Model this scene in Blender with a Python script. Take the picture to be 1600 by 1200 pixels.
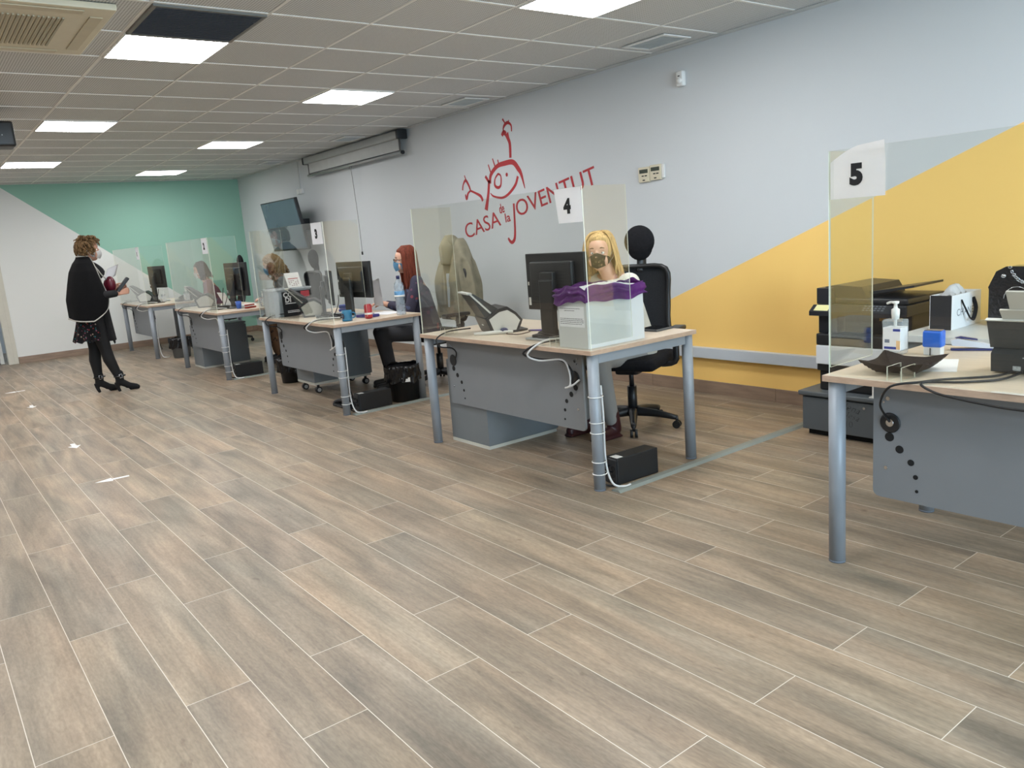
import bpy, bmesh, math, random
from mathutils import Vector, Matrix, noise
from math import sin, cos, pi, radians as rad
random.seed(7)
scene = bpy.context.scene
COL = scene.collection
for o in list(bpy.data.objects): bpy.data.objects.remove(o)

# ---------------------------------------------------------------- camera
YAW, PITCH, ROLL, FPX, CH = rad(36.889), rad(10.817), rad(-4.512), 1240.7, 1.361
f = Vector((sin(YAW)*cos(PITCH), cos(YAW)*cos(PITCH), -sin(PITCH)))
r = Vector((cos(YAW), -sin(YAW), 0)); u = r.cross(f)
r, u = cos(ROLL)*r + sin(ROLL)*u, -sin(ROLL)*r + cos(ROLL)*u
cd = bpy.data.cameras.new('camera'); cam = bpy.data.objects.new('camera', cd); COL.objects.link(cam)
cd.sensor_width = 36; cd.sensor_fit = 'HORIZONTAL'; cd.lens = FPX*36/1600; cd.clip_start = .05
cam.matrix_world = Matrix(((r.x, u.x, -f.x, 0), (r.y, u.y, -f.y, 0), (r.z, u.z, -f.z, CH), (0, 0, 0, 1)))
scene.camera = cam

# ---------------------------------------------------------------- world, daylight, exposure
w = bpy.data.worlds.new('world'); scene.world = w; w.use_nodes = True
bg = w.node_tree.nodes['Background']; bg.inputs[0].default_value = (.62, .78, 1, 1); bg.inputs[1].default_value = 1.0
scene.view_settings.view_transform = 'Standard'; scene.view_settings.look = 'None'
scene.view_settings.gamma = 1; scene.view_settings.use_curve_mapping = False
scene.view_settings.exposure = 0.0
def area(name, loc, d, sx, sy, e, col):
    l = bpy.data.lights.new(name, 'AREA'); l.shape = 'RECTANGLE'; l.size = sx; l.size_y = sy; l.energy = e; l.color = col
    o = bpy.data.objects.new(name, l); COL.objects.link(o); o.location = loc
    o.rotation_euler = Vector(d).to_track_quat('-Z', 'Y').to_euler(); return o
# daylight of the street front behind the camera, standing just outside its window panes
area('daylight_street', (2.0, -2.75, 1.4), (0, 1, 0), 4.8, 2.0, 410, (.62, .82, 1))
PANEL_E = 26   # the ceiling lamps

# ---------------------------------------------------------------- materials
MATS = {}
def nodes(m): return m.node_tree.nodes, m.node_tree.links
def mat(name, col, rough=.5, metal=0, var=.04, scale=8, bump=0, bscale=60, spec=.5, coat=0, stretch=(1, 1, 1), trans=0, alpha=1, emit=None, es=0, sheen=0):
    if name in MATS: return MATS[name]
    m = bpy.data.materials.new(name); m.use_nodes = True; n, l = nodes(m); p = n['Principled BSDF']
    p.inputs['Roughness'].default_value = rough; p.inputs['Metallic'].default_value = metal
    p.inputs['Specular IOR Level'].default_value = spec; p.inputs['Coat Weight'].default_value = coat
    if sheen: p.inputs['Sheen Weight'].default_value = sheen
    tc = n.new('ShaderNodeTexCoord'); mp = n.new('ShaderNodeMapping'); l.new(tc.outputs['Object'], mp.inputs[0]); mp.inputs['Scale'].default_value = stretch
    nz = n.new('ShaderNodeTexNoise'); nz.inputs['Scale'].default_value = scale; nz.inputs['Detail'].default_value = 4; l.new(mp.outputs[0], nz.inputs[0])
    rp = n.new('ShaderNodeValToRGB'); c = Vector(col[:3])
    a = [max(0, x*(1-var)) for x in c]; b = [min(1, x*(1+var)) for x in c]
    rp.color_ramp.elements[0].position = .3; rp.color_ramp.elements[1].position = .7
    rp.color_ramp.elements[0].color = (*a, 1); rp.color_ramp.elements[1].color = (*b, 1)
    l.new(nz.outputs[0], rp.inputs[0]); l.new(rp.outputs[0], p.inputs['Base Color'])
    if trans: p.inputs['Transmission Weight'].default_value = trans
    if alpha < 1: p.inputs['Alpha'].default_value = alpha
    if emit: p.inputs['Emission Color'].default_value = (*emit, 1); p.inputs['Emission Strength'].default_value = es
    if bump:
        nb = n.new('ShaderNodeTexNoise'); nb.inputs['Scale'].default_value = bscale; nb.inputs['Detail'].default_value = 3; l.new(mp.outputs[0], nb.inputs[0])
        bp = n.new('ShaderNodeBump'); bp.inputs['Strength'].default_value = bump; bp.inputs['Distance'].default_value = .01
        l.new(nb.outputs[0], bp.inputs['Height']); l.new(bp.outputs[0], p.inputs['Normal'])
    MATS[name] = m; return m
def srgb(r_, g, b): return tuple(((x/255+.055)/1.055)**2.4 if x > 10 else x/255/12.92 for x in (r_, g, b))
def wood_floor():
    m = bpy.data.materials.new('plank_tile_floor'); m.use_nodes = True; n, l = nodes(m); p = n['Principled BSDF']
    def N(t, **k):
        x = n.new('ShaderNode'+t)
        for a, b in k.items(): setattr(x, a, b)
        return x
    def M(op, a, b=None, c=None):
        x = N('Math', operation=op)
        for i, v in enumerate((a, b, c)):
            if v is None: continue
            if hasattr(v, 'links'): l.new(v, x.inputs[i])
            else: x.inputs[i].default_value = v
        return x.outputs[0]
    g = N('NewGeometry'); s = N('SeparateXYZ'); l.new(g.outputs['Position'], s.inputs[0])
    X, Y = s.outputs[0], s.outputs[1]
    W, L = .2044, 1.19
    a = M('DIVIDE', M('SUBTRACT', X, .07), W); row = M('FLOOR', a); fx = M('FRACT', a)
    odd = M('FLOORED_MODULO', row, 2.0)
    b = M('DIVIDE', M('SUBTRACT', Y, M('SUBTRACT', 1.255, M('MULTIPLY', odd, .42))), L); cl = M('FLOOR', b); fy = M('FRACT', b)
    ex = M('MULTIPLY', M('MINIMUM', fx, M('SUBTRACT', 1, fx)), W); ey = M('MULTIPLY', M('MINIMUM', fy, M('SUBTRACT', 1, fy)), L)
    e = M('MINIMUM', ex, ey); grout = M('LESS_THAN', e, .0013)
    cv = N('CombineXYZ'); l.new(row, cv.inputs[0]); l.new(cl, cv.inputs[1])
    wn = N('TexWhiteNoise', noise_dimensions='3D'); l.new(cv.outputs[0], wn.inputs[0])
    # grain coordinates: shifted per plank
    sh = N('VectorMath', operation='MULTIPLY_ADD'); l.new(wn.outputs['Color'], sh.inputs[0]); sh.inputs[1].default_value = (9, 9, 9); l.new(g.outputs['Position'], sh.inputs[2])
    def noise_(scale, st, det=5, dist=0):
        mp = N('Mapping'); mp.inputs['Scale'].default_value = st; l.new(sh.outputs[0], mp.inputs[0])
        t = N('TexNoise'); t.inputs['Scale'].default_value = scale; t.inputs['Detail'].default_value = det; t.inputs['Distortion'].default_value = dist; l.new(mp.outputs[0], t.inputs[0]); return t.outputs[0]
    big = noise_(1.0, (9, 1.3, 1), 4, .6); fine = noise_(1.0, (70, 3.5, 1), 6, .4); knots = noise_(1.0, (20, 9, 1), 3, .5)
    r1 = N('ValToRGB'); cr = r1.color_ramp; l.new(big, r1.inputs[0])
    cr.elements[0].position = .28; cr.elements[0].color = (*srgb(122, 112, 98), 1)
    cr.elements[1].position = .72; cr.elements[1].color = (*srgb(178, 161, 140), 1)
    k = cr.elements.new(.5); k.color = (*srgb(152, 138, 120), 1)
    def mix(fac, A, Bc, mode='MIX'):
        x = N('Mix', data_type='RGBA', blend_type=mode)
        if hasattr(fac, 'links'): l.new(fac, x.inputs[0])
        else: x.inputs[0].default_value = fac
        for i, v in ((6, A), (7, Bc)):
            if hasattr(v, 'links'): l.new(v, x.inputs[i])
            else: x.inputs[i].default_value = v
        return x.outputs[2]
    r2 = N('ValToRGB'); l.new(fine, r2.inputs[0]); r2.color_ramp.elements[0].position = .3; r2.color_ramp.elements[0].color = (.68, .68, .69, 1); r2.color_ramp.elements[1].position = .62; r2.color_ramp.elements[1].color = (1.06, 1.05, 1.03, 1)
    c = mix(.55, r1.outputs[0], r2.outputs[0], 'MULTIPLY')
    r3 = N('ValToRGB'); l.new(wn.outputs['Value'], r3.inputs[0]); r3.color_ramp.elements[0].color = (.90, .90, .92, 1); r3.color_ramp.elements[1].color = (1.05, 1.02, .98, 1)
    c = mix(1, c, r3.outputs[0], 'MULTIPLY')
    r4 = N('ValToRGB'); l.new(knots, r4.inputs[0]); r4.color_ramp.elements[0].position = .22; r4.color_ramp.elements[0].color = (.62, .58, .56, 1); r4.color_ramp.elements[1].position = .32; r4.color_ramp.elements[1].color = (1, 1, 1, 1)
    c = mix(.8, c, r4.outputs[0], 'MULTIPLY')
    fleck = noise_(1.0, (140, 40, 1), 3, .2); r5 = N('ValToRGB'); l.new(fleck, r5.inputs[0]); r5.color_ramp.elements[0].position = .32; r5.color_ramp.elements[0].color = (.78, .76, .75, 1); r5.color_ramp.elements[1].position = .66; r5.color_ramp.elements[1].color = (1.07, 1.06, 1.05, 1)
    c = mix(.7, c, r5.outputs[0], 'MULTIPLY')
    tone = noise_(1.0, (5, .8, 1), 2, .5); r6 = N('ValToRGB'); l.new(tone, r6.inputs[0]); r6.color_ramp.elements[0].position = .3; r6.color_ramp.elements[0].color = (.95, .99, 1.01, 1); r6.color_ramp.elements[1].position = .7; r6.color_ramp.elements[1].color = (1.07, 1.0, .95, 1)
    c = mix(1, c, r6.outputs[0], 'MULTIPLY')
    c = mix(grout, c, (*srgb(216, 206, 192), 1))
    l.new(c, p.inputs['Base Color']); p.inputs['Roughness'].default_value = .40; p.inputs['Specular IOR Level'].default_value = .36
    bp = N('Bump'); bp.inputs['Strength'].default_value = .12; bp.inputs['Distance'].default_value = .004; l.new(fine, bp.inputs['Height']); l.new(bp.outputs[0], p.inputs['Normal'])
    return m
def two_tone(name, low, high, axis, c0, slope, above=True, var=.015):
    """painted wall: colour changes where z crosses the line c0 + slope*coord; a paint edge, not light"""
    m = bpy.data.materials.new(name); m.use_nodes = True; n, l = nodes(m); p = n['Principled BSDF']
    g = n.new('ShaderNodeNewGeometry'); s = n.new('ShaderNodeSeparateXYZ'); l.new(g.outputs['Position'], s.inputs[0])
    a = n.new('ShaderNodeMath'); a.operation = 'MULTIPLY_ADD'; l.new(s.outputs[axis], a.inputs[0]); a.inputs[1].default_value = slope; a.inputs[2].default_value = c0
    b = n.new('ShaderNodeMath'); b.operation = 'GREATER_THAN'; l.new(s.outputs[2], b.inputs[0]); l.new(a.outputs[0], b.inputs[1])
    x = n.new('ShaderNodeMix'); x.data_type = 'RGBA'; l.new(b.outputs[0], x.inputs[0]); x.inputs[6].default_value = (*low, 1); x.inputs[7].default_value = (*high, 1)
    nz = n.new('ShaderNodeTexNoise'); nz.inputs['Scale'].default_value = 90; l.new(g.outputs['Position'], nz.inputs[0])
    bp = n.new('ShaderNodeBump'); bp.inputs['Strength'].default_value = .06; bp.inputs['Distance'].default_value = .003; l.new(nz.outputs[0], bp.inputs['Height']); l.new(bp.outputs[0], p.inputs['Normal'])
    l.new(x.outputs[2], p.inputs['Base Color']); p.inputs['Roughness'].default_value = .6; p.inputs['Specular IOR Level'].default_value = .3
    return m
def tile_mat():
    """perforated metal ceiling tiles, tile edges are geometry"""
    m = bpy.data.materials.new('perforated_ceiling'); m.use_nodes = True; n, l = nodes(m); p = n['Principled BSDF']
    g = n.new('ShaderNodeNewGeometry'); s = n.new('ShaderNodeSeparateXYZ'); l.new(g.outputs['Position'], s.inputs[0])
    def M(op, a, b=None):
        x = n.new('ShaderNodeMath'); x.operation = op
        for i, v in enumerate((a, b)):
            if v is None: continue
            if hasattr(v, 'links'): l.new(v, x.inputs[i])
            else: x.inputs[i].default_value = v
        return x.outputs[0]
    P = .0152
    fx = M('SUBTRACT', M('FRACT', M('DIVIDE', s.outputs[0], P)), .5); fy = M('SUBTRACT', M('FRACT', M('DIVIDE', s.outputs[1], P)), .5)
    d = M('SQRT', M('ADD', M('MULTIPLY', fx, fx), M('MULTIPLY', fy, fy)))
    h = M('LESS_THAN', d, .26)
    x = n.new('ShaderNodeMix'); x.data_type = 'RGBA'; l.new(h, x.inputs[0]); x.inputs[6].default_value = (*srgb(209, 210, 208), 1); x.inputs[7].default_value = (*srgb(118, 117, 113), 1)
    l.new(x.outputs[2], p.inputs['Base Color']); p.inputs['Roughness'].default_value = .55
    return m
def acrylic(name='clear_acrylic', tint=(.955, .965, .95)):
    m = bpy.data.materials.new(name); m.use_nodes = True; n, l = nodes(m); n.remove(n['Principled BSDF'])
    t = n.new('ShaderNodeBsdfTransparent'); t.inputs[0].default_value = (*tint, 1)
    gl = n.new('ShaderNodeBsdfGlossy'); gl.inputs['Roughness'].default_value = .015; gl.inputs[0].default_value = (1, 1, 1, 1)
    fr = n.new('ShaderNodeFresnel'); ge = n.new('ShaderNodeNewGeometry'); mr = n.new('ShaderNodeMapRange'); mr.inputs[3].default_value = 1.5; mr.inputs[4].default_value = 1/1.5
    l.new(ge.outputs['Backfacing'], mr.inputs[0]); l.new(mr.outputs[0], fr.inputs[0])   # both faces of the sheet reflect like its outside
    nz = n.new('ShaderNodeTexNoise'); nz.inputs['Scale'].default_value = 2; tc = n.new('ShaderNodeTexCoord'); l.new(tc.outputs['Object'], nz.inputs[0])
    bp = n.new('ShaderNodeBump'); bp.inputs['Strength'].default_value = .05; bp.inputs['Distance'].default_value = .003; l.new(nz.outputs[0], bp.inputs['Height']); l.new(bp.outputs[0], gl.inputs['Normal'])
    mx = n.new('ShaderNodeMixShader'); l.new(fr.outputs[0], mx.inputs[0]); l.new(t.outputs[0], mx.inputs[1]); l.new(gl.outputs[0], mx.inputs[2])
    l.new(mx.outputs[0], n['Material Output'].inputs[0]); return m
def clear_plastic(name, col, op=.35):
    m = bpy.data.materials.new(name); m.use_nodes = True; n, l = nodes(m); p = n['Principled BSDF']
    p.inputs['Base Color'].default_value = (*col, 1); p.inputs['Roughness'].default_value = .15
    nz = n.new('ShaderNodeTexNoise'); nz.inputs['Scale'].default_value = 30; tc = n.new('ShaderNodeTexCoord'); l.new(tc.outputs['Object'], nz.inputs[0])
    mr = n.new('ShaderNodeMapRange'); mr.inputs[3].default_value = op*.85; mr.inputs[4].default_value = op*1.15; l.new(nz.outputs[0], mr.inputs[0]); l.new(mr.outputs[0], p.inputs['Alpha'])
    return m
def floral(name, base, cols, scale):
    m = bpy.data.materials.new(name); m.use_nodes = True; n, l = nodes(m); p = n['Principled BSDF']
    tc = n.new('ShaderNodeTexCoord'); v = n.new('ShaderNodeTexVoronoi'); v.inputs['Scale'].default_value = scale; l.new(tc.outputs['Object'], v.inputs[0])
    rp = n.new('ShaderNodeValToRGB'); rp.color_ramp.interpolation = 'CONSTANT'; sep = n.new('ShaderNodeSeparateColor'); l.new(v.outputs['Color'], sep.inputs[0]); l.new(sep.outputs[0], rp.inputs[0])
    el = rp.color_ramp.elements; el[0].color = (*base, 1); el[1].position = .35; el[1].color = (*cols[0], 1)
    for i, c in enumerate(cols[1:]): k = el.new(.35+.65*(i+1)/len(cols)); k.color = (*c, 1)
    ds = n.new('ShaderNodeMath'); ds.operation = 'LESS_THAN'; l.new(v.outputs['Distance'], ds.inputs[0]); ds.inputs[1].default_value = .38
    x = n.new('ShaderNodeMix'); x.data_type = 'RGBA'; l.new(ds.outputs[0], x.inputs[0]); x.inputs[6].default_value = (*base, 1); l.new(rp.outputs[0], x.inputs[7]); l.new(x.outputs[2], p.inputs['Base Color'])
    p.inputs['Roughness'].default_value = .8; return m
def lightmat():
    m = bpy.data.materials.new('lamp_diffuser'); m.use_nodes = True; n, l = nodes(m); n.remove(n['Principled BSDF'])
    e = n.new('ShaderNodeEmission'); e.inputs[0].default_value = (.985, .99, 1, 1); e.inputs[1].default_value = PANEL_E
    l.new(e.outputs[0], n['Material Output'].inputs[0]); return m

GREY_M = mat('grey_painted_steel', srgb(148, 155, 162), .42, .1, .02)
GREY_P = mat('grey_panel', srgb(128, 132, 136), .5, .05, .02)
GREY_D = mat('dark_grey_laminate', srgb(118, 124, 128), .5, 0, .03)
BLACK = mat('black_plastic', srgb(30, 31, 33), .42, 0, .1)
GLOSSB = mat('gloss_black', srgb(14, 15, 17), .12, 0, .05, spec=.6)
BLKFAB = mat('black_fabric', srgb(26, 26, 29), .95, 0, .2, 60, .3, 300, spec=.2)
DARKHOLE = mat('dark_hole', srgb(20, 20, 20), .9)
WHITE = mat('white_plastic', srgb(228, 228, 224), .4, 0, .02)
PAPER = mat('white_paper', srgb(238, 238, 240), .85, 0, .02)
INK = mat('black_ink', srgb(18, 18, 20), .8)
CHROME = mat('chrome', srgb(200, 202, 205), .18, 1, .02)
ALU = mat('silver_plastic', srgb(176, 180, 182), .35, .35, .03)
DESKTOP = mat('pale_oak_top', srgb(210, 194, 174), .42, 0, .06, 3, .04, 40, stretch=(14, 1, 8))
DESKEDGE = mat('oak_edge', srgb(186, 160, 138), .5, 0, .1, 3, stretch=(8, 8, 40))
SKIN = mat('skin', srgb(206, 160, 136), .5, 0, .05, 12)
SKIN2 = mat('skin_tan', srgb(186, 138, 114), .5, 0, .05, 12)
ACR = acrylic(); EDGE = mat('polished_acrylic_edge', srgb(226, 228, 214), .25, 0, .02)
CLEARP = clear_plastic('clear_thin_plastic', srgb(225, 232, 236), .22)
CREAM = mat('cream_plastic', srgb(214, 205, 180), .45, 0, .03)
PURPLE = mat('purple_film', srgb(120, 60, 140), .3, 0, .15, 20, .6, 25)
LIGHT = lightmat()

# ---------------------------------------------------------------- mesh helpers
class B:
    def __init__(s): s.bm = bmesh.new(); s.mi = 0; s.M = Matrix()
    def at(s, x=0, y=0, z=0, rz=0, rx=0, ry=0, sc=1):
        s.M = Matrix.Translation((x, y, z)) @ Matrix.Rotation(rz, 4, 'Z') @ Matrix.Rotation(ry, 4, 'Y') @ Matrix.Rotation(rx, 4, 'X') @ Matrix.Scale(sc, 4); return s
    def m(s, i): s.mi = i; return s
    def fin(s, vs, smooth=False):
        fs = set()
        for v in vs: v.co = s.M @ v.co; fs.update(v.link_faces)
        for f_ in fs: f_.material_index = s.mi; f_.smooth = smooth
        return s
    def box(s, x0, x1, y0, y1, z0, z1, bev=0, seg=2):
        t = bmesh.new(); bmesh.ops.create_cube(t, size=1)
        for v in t.verts: v.co = Vector(((x0+x1)/2+v.co.x*(x1-x0), (y0+y1)/2+v.co.y*(y1-y0), (z0+z1)/2+v.co.z*(z1-z0)))
        if bev: bmesh.ops.bevel(t, geom=t.edges[:], offset=bev, segments=seg, profile=.6, affect='EDGES', clamp_overlap=True)
        return s.merge(t, bool(bev) and seg > 2)
    def merge(s, t, smooth=None):
        mp = {}
        for v in t.verts: mp[v] = s.bm.verts.new(s.M @ v.co)
        for f_ in t.faces:
            try: n = s.bm.faces.new([mp[v] for v in f_.verts])
            except ValueError: continue
            n.material_index = s.mi; n.smooth = f_.smooth if smooth is None else smooth
        t.free(); return s
    def rings(s, rings, caps=True, smooth=True, close=True):
        vr = [[s.bm.verts.new(s.M @ Vector(p)) for p in rg] for rg in rings]; n = len(vr[0])
        for a, b in zip(vr, vr[1:]):
            for i in range(n if close else n-1):
                f_ = s.bm.faces.new((a[i], a[(i+1) % n], b[(i+1) % n], b[i])); f_.material_index = s.mi; f_.smooth = smooth
        if caps and close:
            for q in (vr[0][::-1], vr[-1]): f_ = s.bm.faces.new(q); f_.material_index = s.mi
        return s
    def cyl(s, p0, p1, r0, r1=None, seg=18, smooth=True):
        return s.tube([p0, p1], [r0, r0 if r1 is None else r1], seg, smooth=smooth)
    def tube(s, pts, rr, seg=8, sm=0, smooth=True, flat=None):
        P = [Vector(p) for p in pts]
        R_ = list(rr) if isinstance(rr, (list, tuple)) else [rr]*len(P)
        if sm and len(P) > 2:
            Q, RQ = [], []
            for i in range(len(P)-1):
                a, b, c, d = P[max(i-1, 0)], P[i], P[i+1], P[min(i+2, len(P)-1)]
                for k in range(sm):
                    t = k/sm; Q.append(.5*((2*b)+(-a+c)*t+(2*a-5*b+4*c-d)*t*t+(-a+3*b-3*c+d)*t**3)); RQ.append(R_[i]*(1-t)+R_[i+1]*t)
            Q.append(P[-1]); RQ.append(R_[-1]); P, R_ = Q, RQ
        rg = []; nrm = None
        for i, p in enumerate(P):
            t = (P[min(i+1, len(P)-1)]-P[max(i-1, 0)])
            t = t.normalized() if t.length > 1e-9 else Vector((0, 0, 1))
            if nrm is None: nrm = t.orthogonal().normalized()
            nrm = (nrm-t*nrm.dot(t)); nrm = nrm.normalized() if nrm.length > 1e-6 else t.orthogonal().normalized()
            bn = t.cross(nrm)
            rg.append([p+(nrm*cos(2*pi*k/seg)+bn*sin(2*pi*k/seg)*(flat or 1))*R_[i] for k in range(seg)])
        return s.rings(rg, True, smooth)
    def lathe(s, prof, seg=24, smooth=True):
        return s.rings([[(r_*cos(2*pi*k/seg), r_*sin(2*pi*k/seg), z) for k in range(seg)] for r_, z in prof], True, smooth)
    def ell(s, c, rad_, seg=20, rot=None):
        t = bmesh.new(); bmesh.ops.create_uvsphere(t, u_segments=seg, v_segments=max(8, seg*2//3), radius=1)
        R_ = rot or Matrix()
        for v in t.verts: v.co = Vector(c) + (R_ @ Vector((v.co.x*rad_[0], v.co.y*rad_[1], v.co.z*rad_[2])))
        return s.merge(t, True)
    def cap(s, p0, p1, r0, r1, seg=14):
        p0, p1 = Vector(p0), Vector(p1); s.ell(p0, (r0,)*3, seg); s.ell(p1, (r1,)*3, seg); s.tube([p0, p1], [r0, r1], seg); return s
    def prism(s, poly, ax, a, b, smooth=False):
        def P(q, t): return {'x': (t, q[0], q[1]), 'y': (q[0], t, q[1]), 'z': (q[0], q[1], t)}[ax]
        t = bmesh.new(); A = [t.verts.new(P(q, a)) for q in poly]; C = [t.verts.new(P(q, b)) for q in poly]; n = len(poly)
        t.faces.new(A[::-1]); t.faces.new(C)
        for i in range(n): t.faces.new((A[i], A[(i+1) % n], C[(i+1) % n], C[i]))
        bmesh.ops.recalc_face_normals(t, faces=t.faces[:]); return s.merge(t, smooth)
    def grid(s, nu, nv, fn, smooth=True):
        g = [[s.bm.verts.new(s.M @ Vector(fn(i/nu, j/nv))) for j in range(nv+1)] for i in range(nu+1)]
        for i in range(nu):
            for j in range(nv): f_ = s.bm.faces.new((g[i][j], g[i+1][j], g[i+1][j+1], g[i][j+1])); f_.material_index = s.mi; f_.smooth = smooth
        return s
def thing(name, label, cat, loc=(0, 0, 0), rz=0, group=None):
    o = bpy.data.objects.new(name, None); COL.objects.link(o); o.empty_display_size = .1
    o.location = loc; o.rotation_euler = (0, 0, rz); o['label'] = label; o['category'] = cat
    o.matrix_world = Matrix.Translation(loc) @ Matrix.Rotation(rz, 4, 'Z')
    if group: o['group'] = group
    return o
def part(name, b, mats, parent=None, world=True, label=None):
    me = bpy.data.meshes.new(name)
    bm = b.bm
    bmesh.ops.recalc_face_normals(bm, faces=bm.faces[:]) if getattr(b, 'recalc', True) else None
    o = bpy.data.objects.new(name, me); COL.objects.link(o)
    if parent is not None:
        if world:
            mw = parent.get('_mw') ; mi = chain(parent).inverted()
            for v in bm.verts: v.co = mi @ v.co
        o.parent = parent
    elif world:
        # origin at the base of the mesh
        xs = [v.co for v in bm.verts]; c = Vector((sum(v.x for v in xs)/len(xs), sum(v.y for v in xs)/len(xs), min(v.z for v in xs)))
        for v in bm.verts: v.co -= c
        o.location = c
    bm.to_mesh(me); bm.free()
    for x in (mats if isinstance(mats, (list, tuple)) else [mats]): me.materials.append(x)
    if label: o['label'] = label
    return o
def chain(o):
    m = Matrix.Translation(o.location) @ o.rotation_euler.to_matrix().to_4x4()
    return (chain(o.parent) @ m) if o.parent else m
def tag(o, label, cat, group=None):
    o['label'] = label; o['category'] = cat
    if group: o['group'] = group
    return o
def struct(name, b, mats): o = part(name, b, mats); o['kind'] = 'structure'; return o
def text(b, s, size, M, bold=0, extr=.0006, align='CENTER', xs=1, shear=0, space=1):
    cu = bpy.data.curves.new('t', 'FONT'); cu.body = s; cu.size = size; cu.offset = bold; cu.extrude = extr; cu.align_x = align; cu.shear = shear; cu.resolution_u = 4; cu.space_character = space
    o = bpy.data.objects.new('t', cu); COL.objects.link(o); dg = bpy.context.evaluated_depsgraph_get(); dg.update()
    me = bpy.data.meshes.new_from_object(o.evaluated_get(dg)); t = bmesh.new(); t.from_mesh(me)
    old = b.M; b.M = M @ Matrix.Scale(xs, 4, (1, 0, 0)); b.merge(t, False); b.M = old
    bpy.data.objects.remove(o); bpy.data.curves.remove(cu); bpy.data.meshes.remove(me)
# orientation matrices: text standing up and readable from the -X side / from the -Y side
def face_negx(x, y, z): return Matrix.Translation((x, y, z)) @ Matrix(((0, 0, -1, 0), (-1, 0, 0, 0), (0, 1, 0, 0), (0, 0, 0, 1)))
def face_negy(x, y, z): return Matrix.Translation((x, y, z)) @ Matrix(((1, 0, 0, 0), (0, 0, -1, 0), (0, 1, 0, 0), (0, 0, 0, 1)))
def remesh(o, vox, sm=3, fac=.5):
    m = o.modifiers.new('surface', 'REMESH'); m.mode = 'VOXEL'; m.voxel_size = vox; m.use_smooth_shade = True
    k = o.modifiers.new('soften', 'SMOOTH'); k.factor = fac; k.iterations = sm
def dup(root, loc=None, label=None, rz=None):
    c = root.copy(); COL.objects.link(c)
    if loc is not None: c.location = loc
    if rz is not None: c.rotation_euler = (0, 0, rz)
    if label: c['label'] = label
    for ch in list(root.children):
        d = ch.copy(); COL.objects.link(d); d.parent = c
        for g in list(ch.children): e = g.copy(); COL.objects.link(e); e.parent = d
    return c

# ---------------------------------------------------------------- room shell
XL, XR, YB, YF, ZC = -3.5, 4.9, -2.6, 13.85, 2.605
GX, GY, TX, TY = 1.8296, 4.3337, .6, .6077
struct('floor', B().box(XL-.1, XR+.1, YB-.1, YF+2.2, -.1, 0), wood_floor())
OFFW = srgb(196, 199, 199)
b = B().box(XR, XR+.12, YB-.12, YF+.12, -.1, 2.75)
struct('wall_right', b, two_tone('wall_right_paint', srgb(253, 210, 124), srgb(209, 213, 215), 1, .711+.3968*4.364, -.3968))
DX0, DX1, DH = .22, 1.19, 2.08
b = B().box(DX1, XR, YF, YF+.12, -.1, 2.75).box(XL, DX0, YF, YF+.12, -.1, 2.75).box(DX0, DX1, YF, YF+.12, DH, 2.75)
struct('wall_far', b, two_tone('wall_far_paint', srgb(228, 229, 225), srgb(146, 190, 171), 0, 2.60+.793*1.38, -.793))
wall = mat('plain_wall_paint', OFFW, .7, 0, .01, 2)
warm = mat('warm_wall_paint', srgb(232, 222, 198), .7, 0, .01, 2)
# left wall with a long side window, back wall with street windows
def holed(axis, c, lo, hi, wins, name, m_):
    """wall slab with window holes: wins = (a0,a1,z0,z1)"""
    b = B(); cur = lo
    def bx(a0, a1, z0, z1):
        if a1-a0 < 1e-4 or z1-z0 < 1e-4: return
        if axis == 'y': b.box(a0, a1, c-.12, c, z0, z1)
        else: b.box(c-.12, c, a0, a1, z0, z1)
    for a0, a1, z0, z1 in wins:
        bx(cur, a0, -.1, 2.75); bx(a0, a1, -.1, z0); bx(a0, a1, z1, 2.75); cur = a1
    bx(cur, hi, -.1, 2.75); return struct(name, b, m_)
BW = [(-.4, 1.8, .4, 2.4), (2.1, 4.3, .4, 2.4)]
LW = []
holed('y', YB, XL, XR, BW, 'wall_back', warm); holed('x', XL, YB, YF, LW, 'wall_left', mat('dark_left_wall_paint', srgb(98, 94, 90), .8, 0, .03, 2))
pane = acrylic('window_glass', (.97, .98, .98)); wfr = mat('white_window_frame', srgb(225, 225, 222), .4)
k = 0
for ax, c, wl in (('y', YB, BW), ('x', XL, LW)):
    for a0, a1, z0, z1 in wl:
        k += 1; b = B()
        def bb(p0, p1, q0, q1, d0=-.08, d1=-.03):
            if ax == 'y': b.box(p0, p1, c+d0, c+d1, q0, q1)
            else: b.box(c+d0, c+d1, p0, p1, q0, q1)
        bb(a0, a1, z0, z0+.06); bb(a0, a1, z1-.06, z1); bb(a0, a0+.06, z0+.06, z1-.06); bb(a1-.06, a1, z0+.06, z1-.06); bb((a0+a1)/2-.03, (a0+a1)/2+.03, z0+.06, z1-.06)
        b.m(1); bb(a0+.06, (a0+a1)/2-.03, z0+.06, z1-.06, -.058, -.052); bb((a0+a1)/2+.03, a1-.06, z0+.06, z1-.06, -.058, -.052)
        struct('window_%d' % k, b, [wfr, pane])
# corridor seen through the doorway of the far wall
b = B().box(-.6, DX0, YF+2.1, YF+2.2, -.1, 2.75).box(DX0, 1.9, YF+2.1, YF+2.2, -.1, 2.75).box(-.6, 1.9, YF+.12, YF+2.2, 2.6, 2.7)
struct('wall_corridor', b, wall)
b = B().box(DX1-.075, DX1, YF-.012, YF+.13, 0, DH, .004).box(DX0, DX0+.07, YF-.012, YF+.13, 0, DH, .004).box(DX0+.07, DX1-.075, YF-.012, YF+.13, DH-.07, DH, .004).box(DX1-.001, DX1+.055, YF-.014, YF-.002, 0, DH+.05, .004)
struct('trim_1', b, mat('cream_door_frame', srgb(206, 202, 188), .45))
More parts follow.
